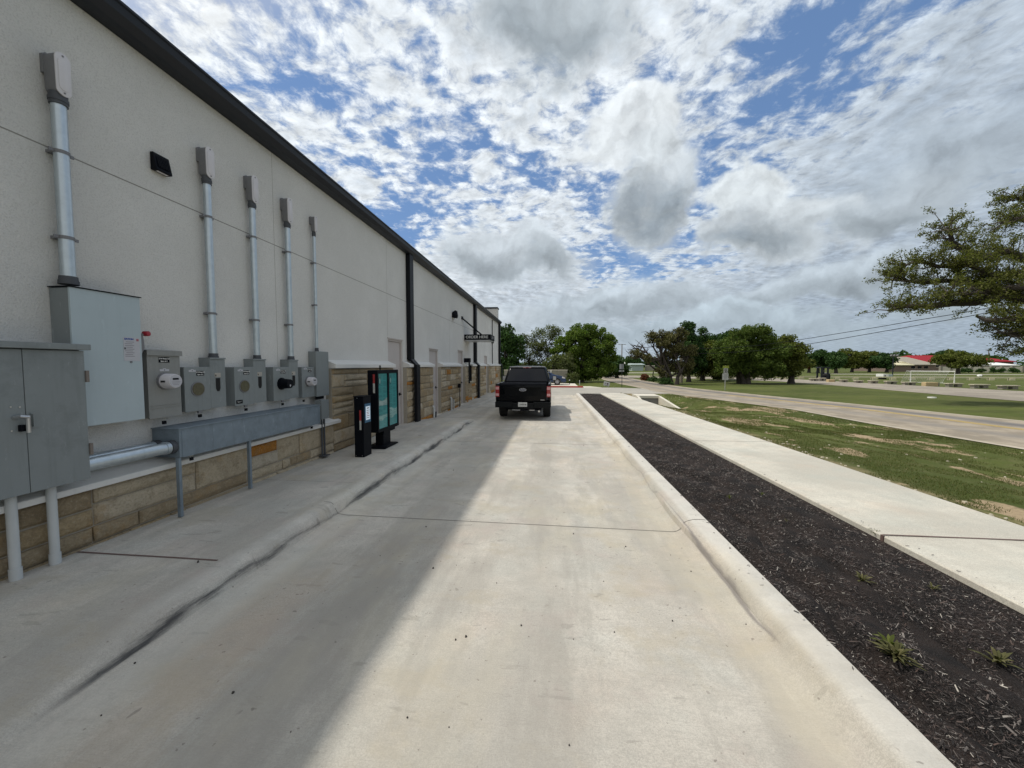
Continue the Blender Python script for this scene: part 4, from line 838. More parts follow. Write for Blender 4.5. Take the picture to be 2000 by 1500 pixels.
m=MBS(); m.box(X1-.03,X1,ya,ya+.045,z0,z1); m.box(X1-.03,X1,yb-.045,yb,z0,z1); m.box(X1-.03,X1,(ya+yb)/2-.035,(ya+yb)/2+.035,z0+.06,z1-.07); m.box(X1-.03,X1,ya+.045,yb-.045,z0,z0+.06); m.box(X1-.03,X1,ya+.045,yb-.045,z1-.07,z1); m.build('frame',BLACK,t)
yc=(ya+yb)/2; R=random.Random(5)
for (p0,p1) in ((ya+.045,yc-.035),(yc+.035,yb-.045)):
    pn=MBS().box(X1-.028,X1-.020,p0,p1,z0+.06,z1-.07).build('menu_panel',TEAL,t)
    def wave(zlo,zhi,mt,ph,x):
        n=14; top=[(lerp(p0+.01,p1-.01,k/n),zhi+.028*math.sin(ph+k*.42)) for k in range(n+1)]; MBS().prism([(p0+.01,zlo),(p1-.01,zlo)]+top[::-1],'x',x,x+.0008).build('wave_artwork',mt,pn)
    wave(z0+.065,z0+.42,TEALL,.5,X1-.0195)
    if p0<yc-.1: wave(.98,1.10,M('menu_mist',(.30,.42,.40),.4,coat=.5),2.,X1-.0185); wave(z0+.33,z0+.48,TEAL,1.2,X1-.0180)
    wave(z0+.065,z0+.24,TEAL,2.6,X1-.0172)
    z=z1-.12
    while z>z0+.09:
        w=p1-p0
        for s0,s1 in ((.08,.46),(.54,.92)):
            if R.random()<.85: MBS().box(X1-.0155,X1-.0150,p0+w*s0,p0+w*(s0+(s1-s0)*R.uniform(.55,1)),z,z+.006).build('menu_text',TEALD if z>z0+.3 else M('menu_text_ink',(.05,.16,.16),.5),pn)
        z-=R.choice([.024,.024,.030,.05])
    n=20; lw=(p1-p0); oc=(p0+lw*(.22 if p0>yc-.1 else .2),z1-.22)
    ring=[(oc[0]+.045*math.cos(2*math.pi*k/n),oc[1]+.075*math.sin(2*math.pi*k/n)) for k in range(n)]; MBS().prism(ring,'x',X1-.0148,X1-.0142).build('oval_mark',TEALD,pn)
    MBS().prism([(oc[0]+(a-oc[0])*.72,oc[1]+(b-oc[1])*.78) for a,b in ring],'x',X1-.0141,X1-.0136).build('oval_mark',TEALL,pn)
MBS().box(-3.345,-3.305,7.0185,7.02,1.44,1.62).build('red_tape',REDT,t); MBS().box(-3.345,-3.305,7.0185,7.02,1.25,1.44).build('white_tape',WHT,t)
MBS().box(-3.44,-3.27,7.30,7.86,.40,.46).build('bracket',BLACK,t,bevel=.004)
MBS().box(-3.44,-3.27,7.28,7.62,.16,.40).build('post',BLACK,t,bevel=.006); MBS().prism([(7.12,.12),(7.78,.12),(7.74,.145),(7.66,.165),(7.24,.165),(7.16,.145)],'x',-3.55,-3.16).build('base_plate',BLACK,t,bevel=.004)
m=MBS(); pts=[(-3.355,7.36+.026*math.cos(q),1.755+.036*math.sin(q)) for q in [2*math.pi*k/16 for k in range(17)]]; m.tube(pts,.008,6,cap=False); m.tube([(-3.355,7.36,1.70),(-3.355,7.36,1.722)],.012,8); m.build('lifting_ring',BLACK,t,smooth=True)
MBS().tube([(-3.50,7.1,.13),(-3.50,7.12,.46)],.012,6).build('cable',STEEL,t)
#@@PART3
# ================================================================== vehicles
def wheel(t,x,y,r,w,side):
    """wheel with its axle along local x"""
    n=28; m=MB(); pr=[(-.5,.62),(-.5,.93),(-.42,1.),(.42,1.),(.5,.93),(.5,.62)]
    pts=[(x+a*w,y,r) for a,_ in pr]; 
    vs=[];
    for a,k in pr: vs+=[(x+a*w,y+r*k*math.cos(q),r+r*k*math.sin(q)) for q in [2*math.pi*i/n for i in range(n)]]
    fs=[(j*n+i,j*n+(i+1)%n,(j+1)*n+(i+1)%n,(j+1)*n+i) for j in range(len(pr)-1) for i in range(n)]
    m.add(vs,fs); ty=m.build('wheel',TYRE,t,local=True,smooth=True)
    rm=MB(); xo=x+side*w*.40; rm.disc((x-side*w*.3,y,r),'x',r*.63,side*w*.05,24)
    rr=[]; 
    for k in range(7):
        q=2*math.pi*k/7; c,s=math.cos(q),math.sin(q); pw=r*.075
        rm.prism([(y-s*pw+c*r*.08,r+c*pw+s*r*.08),(y+s*pw+c*r*.08,r-c*pw+s*r*.08),(y+s*pw*.8+c*r*.6,r-c*pw*.8+s*r*.6),(y-s*pw*.8+c*r*.6,r+c*pw*.8+s*r*.6)],'x',xo-side*.03,xo)
    rm.disc((xo-side*.02,y,r),'x',r*.16,side*.025,16)
    vs=[];
    for a,k in ((xo-side*.03,.60),(xo+side*.012,.60),(xo+side*.012,.66),(xo-side*.03,.66)): vs+=[(a,y+r*k*math.cos(q),r+r*k*math.sin(q)) for q in [2*math.pi*i/n for i in range(n)]]
    rm.add(vs,[(j*n+i,j*n+(i+1)%n,((j+1)%4)*n+(i+1)%n,((j+1)%4)*n+i) for j in range(4) for i in range(n)])
    rm.build('rim',RIM,ty,local=True)
    return ty
def arch(cy,r,z0,n=9): # arch outline right-to-left at height z0
    return [(cy+r*math.cos(a),z0+max(0,r*math.sin(a))) for a in [math.pi*k/(n-1) for k in range(n)]]
T=thing('pickup_truck','black pickup truck seen from behind, waiting in the drive-through lane','pickup truck',(-1.01,12.72,-.080))
Wd=.935
def sidepoly(): # (y,z), clockwise along the bottom with arches
    p=[(.10,.62),(.06,.75),(.06,1.14),(.10,1.245),(1.95,1.255),(3.95,1.21),(5.05,1.12),(5.25,.95),(5.28,.55),(5.15,.42)]
    p+=[(y,z) for y,z in arch(4.45,.43,.40)]; p+=[(3.6,.38),(2.0,.38)]; p+=[(y,z) for y,z in arch(1.18,.43,.40)]; p+=[(.45,.55)]
    return p
m=MB(); m.prism(sidepoly(),'x',-Wd,-Wd+.10); m.prism(sidepoly(),'x',Wd-.10,Wd); body=m.build('body',BLACKG,T,local=True,bevel=.03,smooth=True)
m=MB(); m.box(-Wd+.1,Wd-.1,.12,2.0,.62,.70); m.box(-Wd+.1,Wd-.1,1.9,2.0,.7,1.24); m.box(-Wd+.1,Wd-.1,2.0,3.85,.45,1.22); m.box(-Wd+.1,Wd-.1,3.85,5.1,.6,1.12); m.build('bed_floor',BLACK,T,local=True)
m=MB(); m.box(-.62,.62,.3,5.0,.33,.42); m.tube([(-.75,1.18,.38),(.75,1.18,.38)],.06,8); m.tube([(0,1.18,.38),(.0,1.18,.39)],.15,10); m.build('chassis',BLACK,T,local=True)
# cab
def loft(m,secs):
    n=len(secs[0]); b=[q for s in secs for q in s]; fs=[(j*n+i,j*n+(i+1)%n,(j+1)*n+(i+1)%n,(j+1)*n+i) for j in range(len(secs)-1) for i in range(n)]
    fs+=[tuple(range(n))[::-1],tuple(range((len(secs)-1)*n,len(secs)*n))]; m.add(b,fs)
def ring(x,y0,y1,z,c=.08): return [(-x,y0+c,z),(-x+c,y0,z),(x-c,y0,z),(x,y0+c,z),(x,y1-c,z),(x-c,y1,z),(-x+c,y1,z),(-x,y1-c,z)]
m=MB(); loft(m,[ring(.90,1.97,4.15,1.18),ring(.885,1.99,4.10,1.25),ring(.735,2.22,3.45,1.765),ring(.66,2.30,3.36,1.825),ring(.5,2.45,3.2,1.845)])
cabm=m.build('cab',BLACKG,T,local=True,smooth=True)
def slab(pts,off,name,mt,par): # thin glass quad prism along its normal
    p=[Vector(q) for q in pts]; n=(p[1]-p[0]).cross(p[2]-p[0]).normalized()*off; m=MB(); k=len(p)
    m.add([tuple(q) for q in p]+[tuple(q+n) for q in p],[tuple(range(k))[::-1],tuple(range(k,2*k))]+[(i,(i+1)%k,k+(i+1)%k,k+i) for i in range(k)]); return m.build(name,mt,par,local=True)
slab([(-.80,1.985,1.25),(.80,1.985,1.25),(.655,2.200,1.735),(-.655,2.200,1.735)],.012,'rear_window',DARKG,cabm)
for s in (-1,1):
    slab([(s*.885,2.15,1.27),(s*.885,3.9,1.27),(s*.755,3.45,1.71),(s*.755,2.35,1.71)][::s],.01,'side_window',DARKG,cabm)
m=MB(); m.box(-.70,.70,2.205,2.235,1.800,1.822); m.build('roof_trim',M('roof_edge_chrome',(.55,.55,.57),.3,.6),cabm,local=True,bevel=.004)
MB().box(-.05,.05,2.195,2.215,1.765,1.795).build('brake_light',REDL,cabm,local=True); MB().box(-.16,-.055,2.196,2.215,1.765,1.793).build('cargo_lamp',PINK,cabm,local=True); MB().box(.055,.16,2.196,2.215,1.765,1.793).build('cargo_lamp',PINK,cabm,local=True)
# tailgate
m=MB(); m.box(-.80,.80,.045,.11,.66,1.25); tg=m.build('tailgate',BLACKG,T,local=True,bevel=.02,smooth=True)
MB().prism([(.03,1.20),(.05,1.27),(.12,1.28),(.12,1.20)],'x',-.80,.80).build('spoiler_lip',BLACK,tg,local=True,bevel=.006)
MB().box(-.62,.62,.040,.046,.83,1.13).build('pressed_panel',BLACKG,tg,local=True,bevel=.003); MB().box(-.10,.10,.036,.046,1.165,1.195).build('handle',BLACK,tg,local=True)
n=28
m=MB(); el=lambda a,b:[(a*math.cos(2*math.pi*k/n),1.045+b*math.sin(2*math.pi*k/n)) for k in range(n)]
m.prism(el(.118,.050),'y',.028,.041); em=m.build('emblem_ring',M('emblem_chrome',(.6,.6,.63),.25,.8),tg,local=True); m=MB(); m.prism(el(.102,.038),'y',.0255,.029); m.build('emblem_field',M('emblem_navy',(.01,.014,.05),.3),em,local=True)
text('Ford','emblem_lettering',.062,LETW,em,(0,.0245,1.043),(1,0,0),(0,0,1),local=True,ext=.0005)
MB().box(.60,.73,.040,.046,.695,.712).build('badge',M('badge_chrome',(.5,.5,.5),.4,.5),tg,local=True)
# lamps
for s in (-1,1):
    h=MB(); h.box(s*.805,s*.94,.035,.20,.80,1.17); h=h.build('tail_light',REDL,T,local=True,bevel=.012)
    MB().box(s*.815,s*.93,.028,.036,1.05,1.14).build('clear_lens',PINK,h,local=True); MB().box(s*.815,s*.93,.028,.036,.835,.915).build('clear_lens',PINK,h,local=True)
# bumper
m=MB(); m.box(-.94,-.36,-.03,.12,.44,.635); m.box(.36,.94,-.03,.12,.44,.635); m.box(-.36,.36,-.03,.12,.40,.60); bp=m.build('rear_bumper',M('bumper_black',(.006,.007,.008),.5,spec=.15),T,local=True,bevel=.02)
MB().box(-.37,-.09,.03,.05,.345,.365).build('step_bar',STEEL,bp,local=True); MB().box(.22,.40,.03,.05,.345,.365).build('step_bar',STEEL,bp,local=True); MB().box(-.05,.05,-.06,.3,.34,.40).build('tow_hitch',BLACK,bp,local=True)
pl=MB().box(-.152,.152,-.040,-.032,.475,.625).build('licence_plate',PLATE,T,local=True,bevel=.003)
text('LWX8·108','plate_lettering',.066,INK,pl,(.01,-.0415,.545),(1,0,0),(0,0,1),bold=.0015,local=True,ext=.0005,sx=.78); text('TEXAS','plate_state',.022,INK,pl,(0,-.0415,.605),(1,0,0),(0,0,1),local=True,ext=.0005)
for s in (-1,1):
    for y in (1.18,4.45): wheel(T,s*.80,y,.375,.26,s)
    mm=MB(); mm.box(s*.90,s*1.0,3.62,3.66,1.25,1.30); mm.box(s*1.0,s*1.16,3.58,3.68,1.22,1.42); mm=mm.build('wing_mirror',BLACK,T,local=True,bevel=.02); MB().box(s*1.015,s*1.145,3.572,3.58,1.24,1.40).build('mirror_glass',STEEL,mm,local=True)
    MB().prism(arch(1.18,.47,.40)+arch(1.18,.42,.40)[::-1],'x',s*(Wd-.0),s*(Wd+.012)).build('arch_trim',BLACK,T,local=True)
m=MB(); m.tube([(.55,.35,.33),(.55,.02,.32)],.035,10); m.build('exhaust_pipe',STEEL,T,local=True)
def car(name,label,cat,loc,rz,paint,L=4.2,Wc=.87,Hc=1.45,group=None):
    t=thing(name,label,cat,loc,group,rz)
    f=L/4.2; base=[(0,.62),(.0,.80),(.14,.93),(.9,.99),(3.05,.96),(3.85,.80),(4.12,.62),(4.18,.42),(4.1,.25)]; base=[(y*f,z) for y,z in base]
    p=base+[(y,z) for y,z in arch(3.35*f,.36,.27)]+[(y,z) for y,z in arch(.78*f,.36,.27)]+[(.1*f,.28)]
    m=MB(); m.prism(p,'x',-Wc,Wc); bd=m.build('body',paint,t,local=True,bevel=.07,smooth=True,seg=3)
    m=MB(); loft(m,[ring(Wc-.03,.15*f,3.15*f,.93,.1),ring(Wc-.20,.45*f,2.35*f,Hc-.10,.12),ring(Wc-.30,.65*f,2.1*f,Hc,.12)]); m.build('roof',paint,t,local=True,smooth=True)
    for s in (-1,1):
        slab([(s*(Wc-.035),.50*f,.99),(s*(Wc-.035),2.85*f,.99),(s*(Wc-.185),2.25*f,Hc-.14),(s*(Wc-.185),.72*f,Hc-.14)][::s],.012,'side_window',DARKG,t)
        wheel(t,s*(Wc-.10),3.35*f,.315,.20,s); wheel(t,s*(Wc-.10),.78*f,.315,.20,s)
        MB().prism([(3.78*f,.66),(4.08*f,.60),(4.02*f,.70),(3.8*f,.80)],'x',s*(Wc-.30),s*(Wc+.004)).build('headlight',PINK if 0 else COVER,t,local=True)
        MB().box(s*(Wc),s*(Wc+.14),2.72*f,2.82*f,.98,1.08).build('wing_mirror',paint,t,local=True,bevel=.02)
    slab([(-Wc+.16,3.02*f,.99),(Wc-.16,3.02*f,.99),(Wc-.28,2.36*f,Hc-.12),(-Wc+.28,2.36*f,Hc-.12)][::-1],.02,'windscreen',DARKG,t)
    MB().box(-Wc+.25,Wc-.25,4.15*f,4.195*f,.33,.52).build('grille',BLACK,t,local=True)
    return t
car('parked_car','blue hatchback parked on the pale pad beyond the pickup truck','car',(-2.95,36.0,-.05),-math.pi/2,BLUE)
car('parked_car','dark car far off at the end of the street, under the big green tree','car',(8.9,68,-.15),math.pi,M('dark_red_paint',(.035,.012,.012),.3,coat=.8),L=4.5,Hc=1.5)
# ================================================================== trees
def px2w(px,py,Y): return DY(px,py,Y)
def leaves_at(centers,radii,N,size,flat=.7,seed=1,up=.25):
    rg=np.random.default_rng(seed); c=np.asarray(centers,float); r=np.asarray(radii,float); 
    w=r**2; w/=w.sum(); idx=rg.choice(len(c),N,p=w); d=rg.normal(size=(N,3)); d/=np.linalg.norm(d,axis=1)[:,None]; rad=rg.random(N)**.42
    p=c[idx]+d*(rad*r[idx])[:,None]*np.array([1,1,flat]); s=size*(.55+.9*rg.random(N))
    nrm=rg.normal(size=(N,3)); nrm[:,2]+=up; nrm/=np.linalg.norm(nrm,axis=1)[:,None]; a=np.cross(nrm,rg.normal(size=(N,3))); a/=np.linalg.norm(a,axis=1)[:,None]; b=np.cross(nrm,a)
    a*=s[:,None]; b*=(s*.55)[:,None]
    return np.stack([p-a,p+b*.9,p+a,p-b*.9],1)
def clumps(blobs,n,cr,seed,jit=.25,shell=.55):
    """blob = centre, (rx,ry,rz). Returns clump centres spread through (mostly the outside of) each blob"""
    R=random.Random(seed); cs=[];rs=[]; tot=sum(b[1][0]*b[1][2] for b in blobs)
    for c,(rx,ry,rz) in blobs:
        k=max(3,int(n*rx*rz/tot))
        for _ in range(k):
            while True:
                v=Vector((R.gauss(0,1),R.gauss(0,1),R.gauss(0,1)))
                if v.length>.01: break
            v.normalize(); q=R.uniform(shell,1.02)
            q*=1+R.uniform(-jit,jit)*.6
            cs.append((c[0]+v.x*rx*q,c[1]+v.y*ry*q,c[2]+v.z*rz*q)); rs.append(cr*R.uniform(.55,1.25))
    return cs,rs
def tree(name,label,px,py,Y,blobs_px,n_cl,cr,N,size,mat,bark=BARK,tr=.25,cat='tree',group=None,seed=1,flat=.75,forks=None,depthk=.9,shell=.5,twigs=0,stems=1,base=None,spread=0,twr=.02):
    """trunk foot at pixel (px,py) at distance Y; crown blobs given as pixel ellipses at that distance, built as real ellipsoids"""
    R=random.Random(seed); q=px2w(px,py,Y); b=Vector((q.x,Y,-.2)); t=thing(name,label,cat,tuple(b),group)
    k=Y/F*1.01; blobs=[]
    for (x,y,rx,rz,*dd) in blobs_px:
        yy=Y+(dd[0] if dd else 0); c=px2w(x,y,yy); blobs.append(((c.x,yy,c.z),(rx*k,rx*k*depthk,rz*k)))
    cs,rs=clumps(blobs,n_cl,cr,seed,shell=shell)
    L=leaves_at(cs,rs,N,size,flat,seed); m_=L[:,:,2].min(axis=1)>-.1; L=L[m_]
    npmesh('crown',L.reshape(-1,3),4,mat,t,tuple(b))
    m=MB()
    top=max(bb[0][2] for bb in blobs); lowc=min(bb[0][2]-bb[1][2]*.3 for bb in blobs)
    fork=Vector((b.x,b.y,max(.8,lowc*.55)))
    for s in range(stems):
        ox=(R.uniform(-1,1)*spread,R.uniform(-1,1)*spread*.6) if stems>1 else (0,0)
        f=fork+Vector((ox[0]*1.8,ox[1]*1.8,R.uniform(-.2,.4))); rr=tr/(stems**.5) if stems>1 else tr
        m.tube([b+Vector((ox[0],ox[1],0)),b+Vector((ox[0]*1.1,ox[1]*1.1,.35)),(b+f)/2+Vector((ox[0]*.4+R.uniform(-.1,.1),0,.2)),f],[rr*1.35,rr*1.05,rr*.9,rr*.75],8)
        mine=[bb for i,bb in enumerate(blobs) if i%stems==s] or blobs
        for (c,(rx,ry,rz)) in mine:
            c=Vector(c); r0=rr*.55; mid=f.lerp(c,.5)+Vector((R.uniform(-.15,.15)*rx,R.uniform(-.1,.1)*rx,-.12*rz)); end=c+Vector((0,0,rz*.35))
            m.tube([f,mid,c,end],[r0,r0*.7,r0*.45,r0*.15],6)
            near=[p for p in cs if (Vector(p)-c).length<max(rx,rz)*1.3]; R.shuffle(near)
            for p in near[:max(4,int(n_cl*.25/len(blobs)))+twigs]:
                p=Vector(p); s0=mid.lerp(c,R.random()); mm=s0.lerp(p,.5)+Vector((R.uniform(-.1,.1),R.uniform(-.1,.1),R.uniform(-.15,.15)))*rx*.6; m.tube([s0,mm,p],[r0*.28+twr,r0*.16+twr*.6,twr*.4],4,cap=False)
                for _ in range(3 if twigs else 0):
                    e=p+Vector((R.uniform(-1,1),R.uniform(-1,1),R.uniform(-.5,1)))*cr*1.3; m.tube([mm.lerp(p,.6),e],[twr*.6,twr*.25],3,cap=False)
    m.build('trunk',bark,t,smooth=True)
    return t
TG='trees beyond the end of the drive'
tree('tree','dark dense tree just right of the building corner, behind the pickup truck',990,742,46,[(992,690,22,38),(985,655,16,24),(1008,675,14,26),(996,725,22,16)],60,.8,9000,.16,L_DARK,seed=3,group=TG)
tree('tree','thin pale open-crowned tree between the dark tree and the big bright one',1040,742,48,[(1035,690,24,30),(1060,662,26,26),(1075,690,18,24),(1020,672,14,22),(1085,648,12,16),(1030,718,26,16),(1066,722,24,14)],120,.55,9000,.10,L_PALE,tr=.16,seed=4,group=TG,twigs=14,twr=.018,stems=2,spread=.4)
tree('tree','sunlit yellowish bush tree low behind the pickup and stone wall',1078,744,43,[(1080,716,22,20),(1104,712,20,22),(1060,728,18,12)],70,.6,8000,.12,L_PALE,seed=5,group=TG)
tree('tree','big rounded bright green tree with foliage to the ground, left of the street',1135,747,45,[(1135,665,34,30),(1170,675,28,34),(1105,685,24,36),(1190,700,16,30),(1140,705,40,32),(1115,728,26,18),(1165,726,30,18),(1150,650,22,16),(1122,652,18,14),(1186,664,14,12)],230,.62,52000,.105,L_GREEN,tr=.3,seed=6,group=TG,depthk=.8)
tree('tree','small dark green tree tucked at the right foot of the big bright tree',1205,742,58,[(1203,712,18,18),(1186,722,22,14),(1216,722,12,12)],60,.8,9000,.15,L_DARK,seed=7,group=TG)
# sparse oak with bare limbs reaching left
OT=tree('oak_tree','ragged brown oak with bare limbs reaching left over the street bend',1312,752,40,[(1292,665,22,18),(1315,672,20,26),(1280,652,14,9),(1325,655,14,16),(1310,705,26,22,1),(1338,718,16,18),(1295,725,10,14),(1348,690,12,22),(1268,700,8,5),(1243,692,14,7)],190,.42,20000,.085,L_BROWN,bark=BARK,tr=.34,seed=8,twigs=16,twr=.025,stems=3,spread=.7,group='roadside trees past the street')
m=MB()
for pl in ([(1312,748),(1300,725),(1288,704),(1270,699),(1250,697),(1236,690)],[(1288,704),(1283,690),(1276,678),(1279,664),(1270,652)],[(1276,700),(1262,688),(1256,678),(1244,676)],[(1300,725),(1296,700),(1300,680),(1290,662)],[(1262,688),(1250,684),(1240,680)],[(1250,697),(1240,700),(1232,697)]):
    pts=[px2w(x,y,40+.3*i) for i,(x,y) in enumerate(pl)]; m.tube(pts,[.20*(1-.13*i)*(1 if pl[0][1]>740 else .5) for i in range(len(pts))],6)
    for i,p in enumerate(pts[1:]):
        for _ in range(6):
            e=Vector(p)+Vector((random.uniform(-.9,.7),random.uniform(-.6,.6),random.uniform(-.3,.8))); mm=(Vector(p)+e)/2+Vector((0,0,random.uniform(-.1,.15))); m.tube([p,mm,e],[.04,.025,.01],4,cap=False)
m.build('limb',BARK,OT,smooth=True)
GR='roadside trees past the street'
tree('tall_tree','tallest narrow dark tree with tiered top, just right of the ragged oak',1345,746,46,[(1347,640,10,14),(1345,660,16,14),(1356,668,18,12),(1342,684,20,18),(1362,694,16,16),(1348,712,26,18),(1372,646,7,6,1),(1374,660,6,5,1)],120,.55,17000,.11,L_DARK,seed=9,group=GR,twigs=6,shell=.4)
tree('oak_tree','low spreading olive oak left of the speed sign, thin upright trunk',1372,743,50,[(1385,700,34,24),(1360,712,20,20),(1405,690,26,20),(1395,722,30,16),(1372,680,20,14)],130,.8,22000,.13,L_OLIVE,tr=.28,seed=10,group=GR)
tree('oak_tree','dark treetop rising behind the olive oak left of the speed sign',1405,743,54,[(1385,668,18,14),(1405,672,22,16),(1425,665,20,16),(1416,700,34,24)],90,.8,14000,.14,L_DARK,seed=11,group=GR,tr=.28)
tree('oak_tree','largest dark oak with clustered trunks right of the speed sign',1460,752,42,[(1450,668,40,24),(1480,660,30,18),(1430,690,34,26),(1470,700,48,28),(1505,690,30,26),(1440,722,34,18),(1490,722,36,16),(1462,650,18,10)],260,.65,52000,.10,L_MID,tr=.5,seed=12,group=GR,stems=5,spread=.75)
tree('oak_tree','brownish olive oak crown at the right end of the roadside clump',1545,748,43,[(1530,690,28,26),(1550,700,22,28),(1520,715,26,18),(1540,672,20,14),(1512,676,16,14)],140,.7,22000,.115,L_OLIVE,tr=.3,seed=13,group=GR)
FG='far trees round the playing field'
ft=[('dark round tree left of the wooden frame tower',1598,712,100,[(1598,700,20,12),(1612,704,16,10)],L_DARK,21),('narrow dark tree behind the wooden frame tower',1633,724,95,[(1633,704,10,14)],L_DARK,22),
    ('broad far tree, tallest of the group beyond the field',1664,722,112,[(1660,696,20,15),(1672,704,22,14)],L_OLIVE,23),('far tree with pointed crown, right of the tallest far tree',1698,722,114,[(1696,698,16,13),(1704,708,16,10)],L_OAK,24),
    ('dark far tree beside the field floodlight',1732,722,108,[(1734,700,11,11),(1722,708,16,10)],L_DARK,25),('lone spreading tree in front of the red roof',1871,729,96,[(1870,703,34,10),(1852,706,20,8),(1892,706,20,8),(1872,694,18,7)],L_OLIVE,26),
    ('reddish leaved small tree at the edge of the roadside clump',1580,724,104,[(1580,706,12,10)],L_RED,27),('small far tree left of the grey shed',1238,722,140,[(1236,706,14,7)],L_DARK,28),('low far tree right of the grey shed',1272,724,150,[(1275,707,16,8)],L_DARK,29),('distant tree behind the red roof',1850,715,170,[(1852,692,26,5)],L_DARK,30)]
for l,px,py,Y,bl,mt,sd in ft: tree('tree',l,px,py,Y,bl,70,.95 if sd not in(27,) else .7,8500,.24,mt,seed=sd,group=FG,tr=.35)
# far wooded horizon that reads as one mass
cs=[];rs=[]
for k in range(900):
    a=random.uniform(-75,62); d=random.uniform(300,420); x=math.sin(math.radians(a))*d; y=math.cos(math.radians(a))*d; cs.append((x,y,random.uniform(0,4.5+2.5*math.sin(a*.35)+1.5*math.sin(a*1.3)))); rs.append(random.uniform(3,6))
L=leaves_at(cs,rs,26000,1.4,.6,77); o=npmesh('woodland',L.reshape(-1,3),4,L_DARK); tag(o,'distant dark line of woods along the whole horizon','woodland',kind='stuff')
# trees behind the building, seen over nothing but needed from the side
# ------- big live oak at the right edge
def big_oak():
    Y0=21.5; foot=px2w(2420,810,Y0); b=Vector((foot.x,Y0,-.2)); t=thing('live_oak','huge live oak whose twisting limbs reach in from the right edge of the sky','tree',tuple(b))
    R=random.Random(42); m=MB(); cs=[];rs=[]; tw=MB()
    limbs=[ # pixel polylines with distances, root end first
     ([(2250,640),(2120,590),(2050,578),(2000,584),(1960,575),(1905,590),(1860,592),(1815,598),(1770,598),(1737,606)],.30,0),
     ([(2000,584),(1950,560),(1900,553),(1850,548),(1800,552),(1765,548),(1732,545)],.15,.8),
     ([(2150,560),(2060,500),(2000,505),(1965,492),(1930,500),(1895,492),(1860,475),(1855,452),(1846,446)],.22,1.2),
     ([(1930,500),(1880,520),(1830,520),(1790,508),(1762,522)],.12,.4),
     ([(2150,520),(2060,440),(2010,425),(1975,430),(1955,436)],.2,1.6),
     ([(2080,460),(2030,400),(1995,388),(1978,384)],.14,2.0),
     ([(2160,700),(2080,640),(2010,622),(1980,622),(1950,627),(1925,625),(1907,617)],.22,-1.2),
     ([(2080,640),(2020,650),(1985,655),(1955,650)],.14,-1.0),([(2060,660),(2015,680),(1990,688)],.1,-.8),
     ([(2050,540),(1990,535),(1945,538),(1900,520),(1870,515)],.15,-.4),([(2060,560),(2010,560),(1960,562),(1920,572),(1880,574),(1840,576)],.13,-.9)]
    for li,(pl,r0,dd) in enumerate(limbs):
        pts=[px2w(x,y,Y0+dd+.25*math.sin(i*1.3+li)) for i,(x,y) in enumerate(pl)]; n=len(pts); rr=[r0*1.15*(1-.85*i/(n-1))+.02 for i in range(n)]
        m.tube(pts,rr,8)
        for i in range(1,n):
            for _ in range(13 if i>1 else 8):
                s0=Vector(pts[i-1]).lerp(Vector(pts[i]),R.random()); 
                if li==6 and i>=n-2: continue
                dirv=Vector((R.uniform(-1.0,.4),R.uniform(-.9,.9),R.uniform(-.35,.60))).normalized(); Ln=R.uniform(.3,1.0)
                p1=s0+dirv*Ln*.5+Vector((0,0,R.uniform(-.12,.12))); p2=s0+dirv*Ln+Vector((0,0,R.uniform(0,.2)))
                tw.tube([s0,p1,p2],[.035,.022,.010],4,cap=False)
                for _ in range(5):
                    q0=p1.lerp(p2,R.random()); dv=(dirv+Vector((R.uniform(-1,1),R.uniform(-1,1),R.uniform(-.5,1.))) ).normalized(); q1=q0+dv*R.uniform(.2,.5)
                    tw.tube([q0,q1],[.010,.004],3,cap=False); cs.append(tuple(q1)); rs.append(R.uniform(.10,.26))
                    if R.random()<.5: cs.append(tuple((q0+q1)/2)); rs.append(R.uniform(.10,.20))
    # the rest of the crown, outside the frame
    for k in range(300):
        v=Vector((R.gauss(0,1),R.gauss(0,1),abs(R.gauss(0,1))*.8)).normalized(); c=b+Vector((v.x*7.5+1.5,v.y*7.5,4.2+v.z*6)); 
        if c.y<1 or (c.x)/(c.y)<1.62: continue
        cs.append(tuple(c)); rs.append(R.uniform(.6,1.1))
        if k%4==0: tw.tube([b+Vector((0,0,2.6)),b.lerp(c,.5)+Vector((.8,0,1.0)),c],[.12,.07,.02],5,cap=False)
    fk=b+Vector((0,0,2.6)); m.tube([b,b+Vector((0,0,.6)),fk],[.75,.55,.5],12)
    for li,(pl,r0,dd) in enumerate(limbs):
        if pl[0][0]>2100: p0=px2w(*pl[0],Y0+dd+.25*math.sin(li)); m.tube([fk,fk.lerp(p0,.5)+Vector((0,0,.3)),p0],[.38,r0*1.2,r0],8)
    cs=np.array(cs); rs=np.array(rs); small=rs<.4
    L1=leaves_at(cs[small],rs[small],60000,.045,.75,5,.3); L2=leaves_at(cs[~small],rs[~small],12000,.16,.8,6)
    npmesh('crown',np.concatenate([L1,L2]).reshape(-1,3),4,L_OAK,t,tuple(b)); m.build('trunk',BARK,t,smooth=True); tw.build('branch_work',BARKG,t)
big_oak()
# undergrowth near the culvert bend, far side
def shrub(px,py,Y,bl,mt,label,sd,N=1800,cr=.3,size=.07,name='shrub'):
    return tree(name,label,px,py,Y,bl,26,cr,N,size,mt,tr=.05,seed=sd,cat='shrub',group='shrubs at the bend of the street',twr=.008)
shrub(1262,748,48,[(1259,738,6,7)],L_RED,'reddish shrub standing at the outer bend of the street',51)
shrub(1276,748,46,[(1276,743,8,5)],L_DARK,'low dark shrub right of the reddish shrub',52)
shrub(1300,752,39,[(1298,746,12,7)],L_DARK,'bushy growth at the foot of the ragged oak',53)
shrub(1118,752,40,[(1116,740,13,11)],L_PALE,'pale scrubby growth right of the block wall',54)
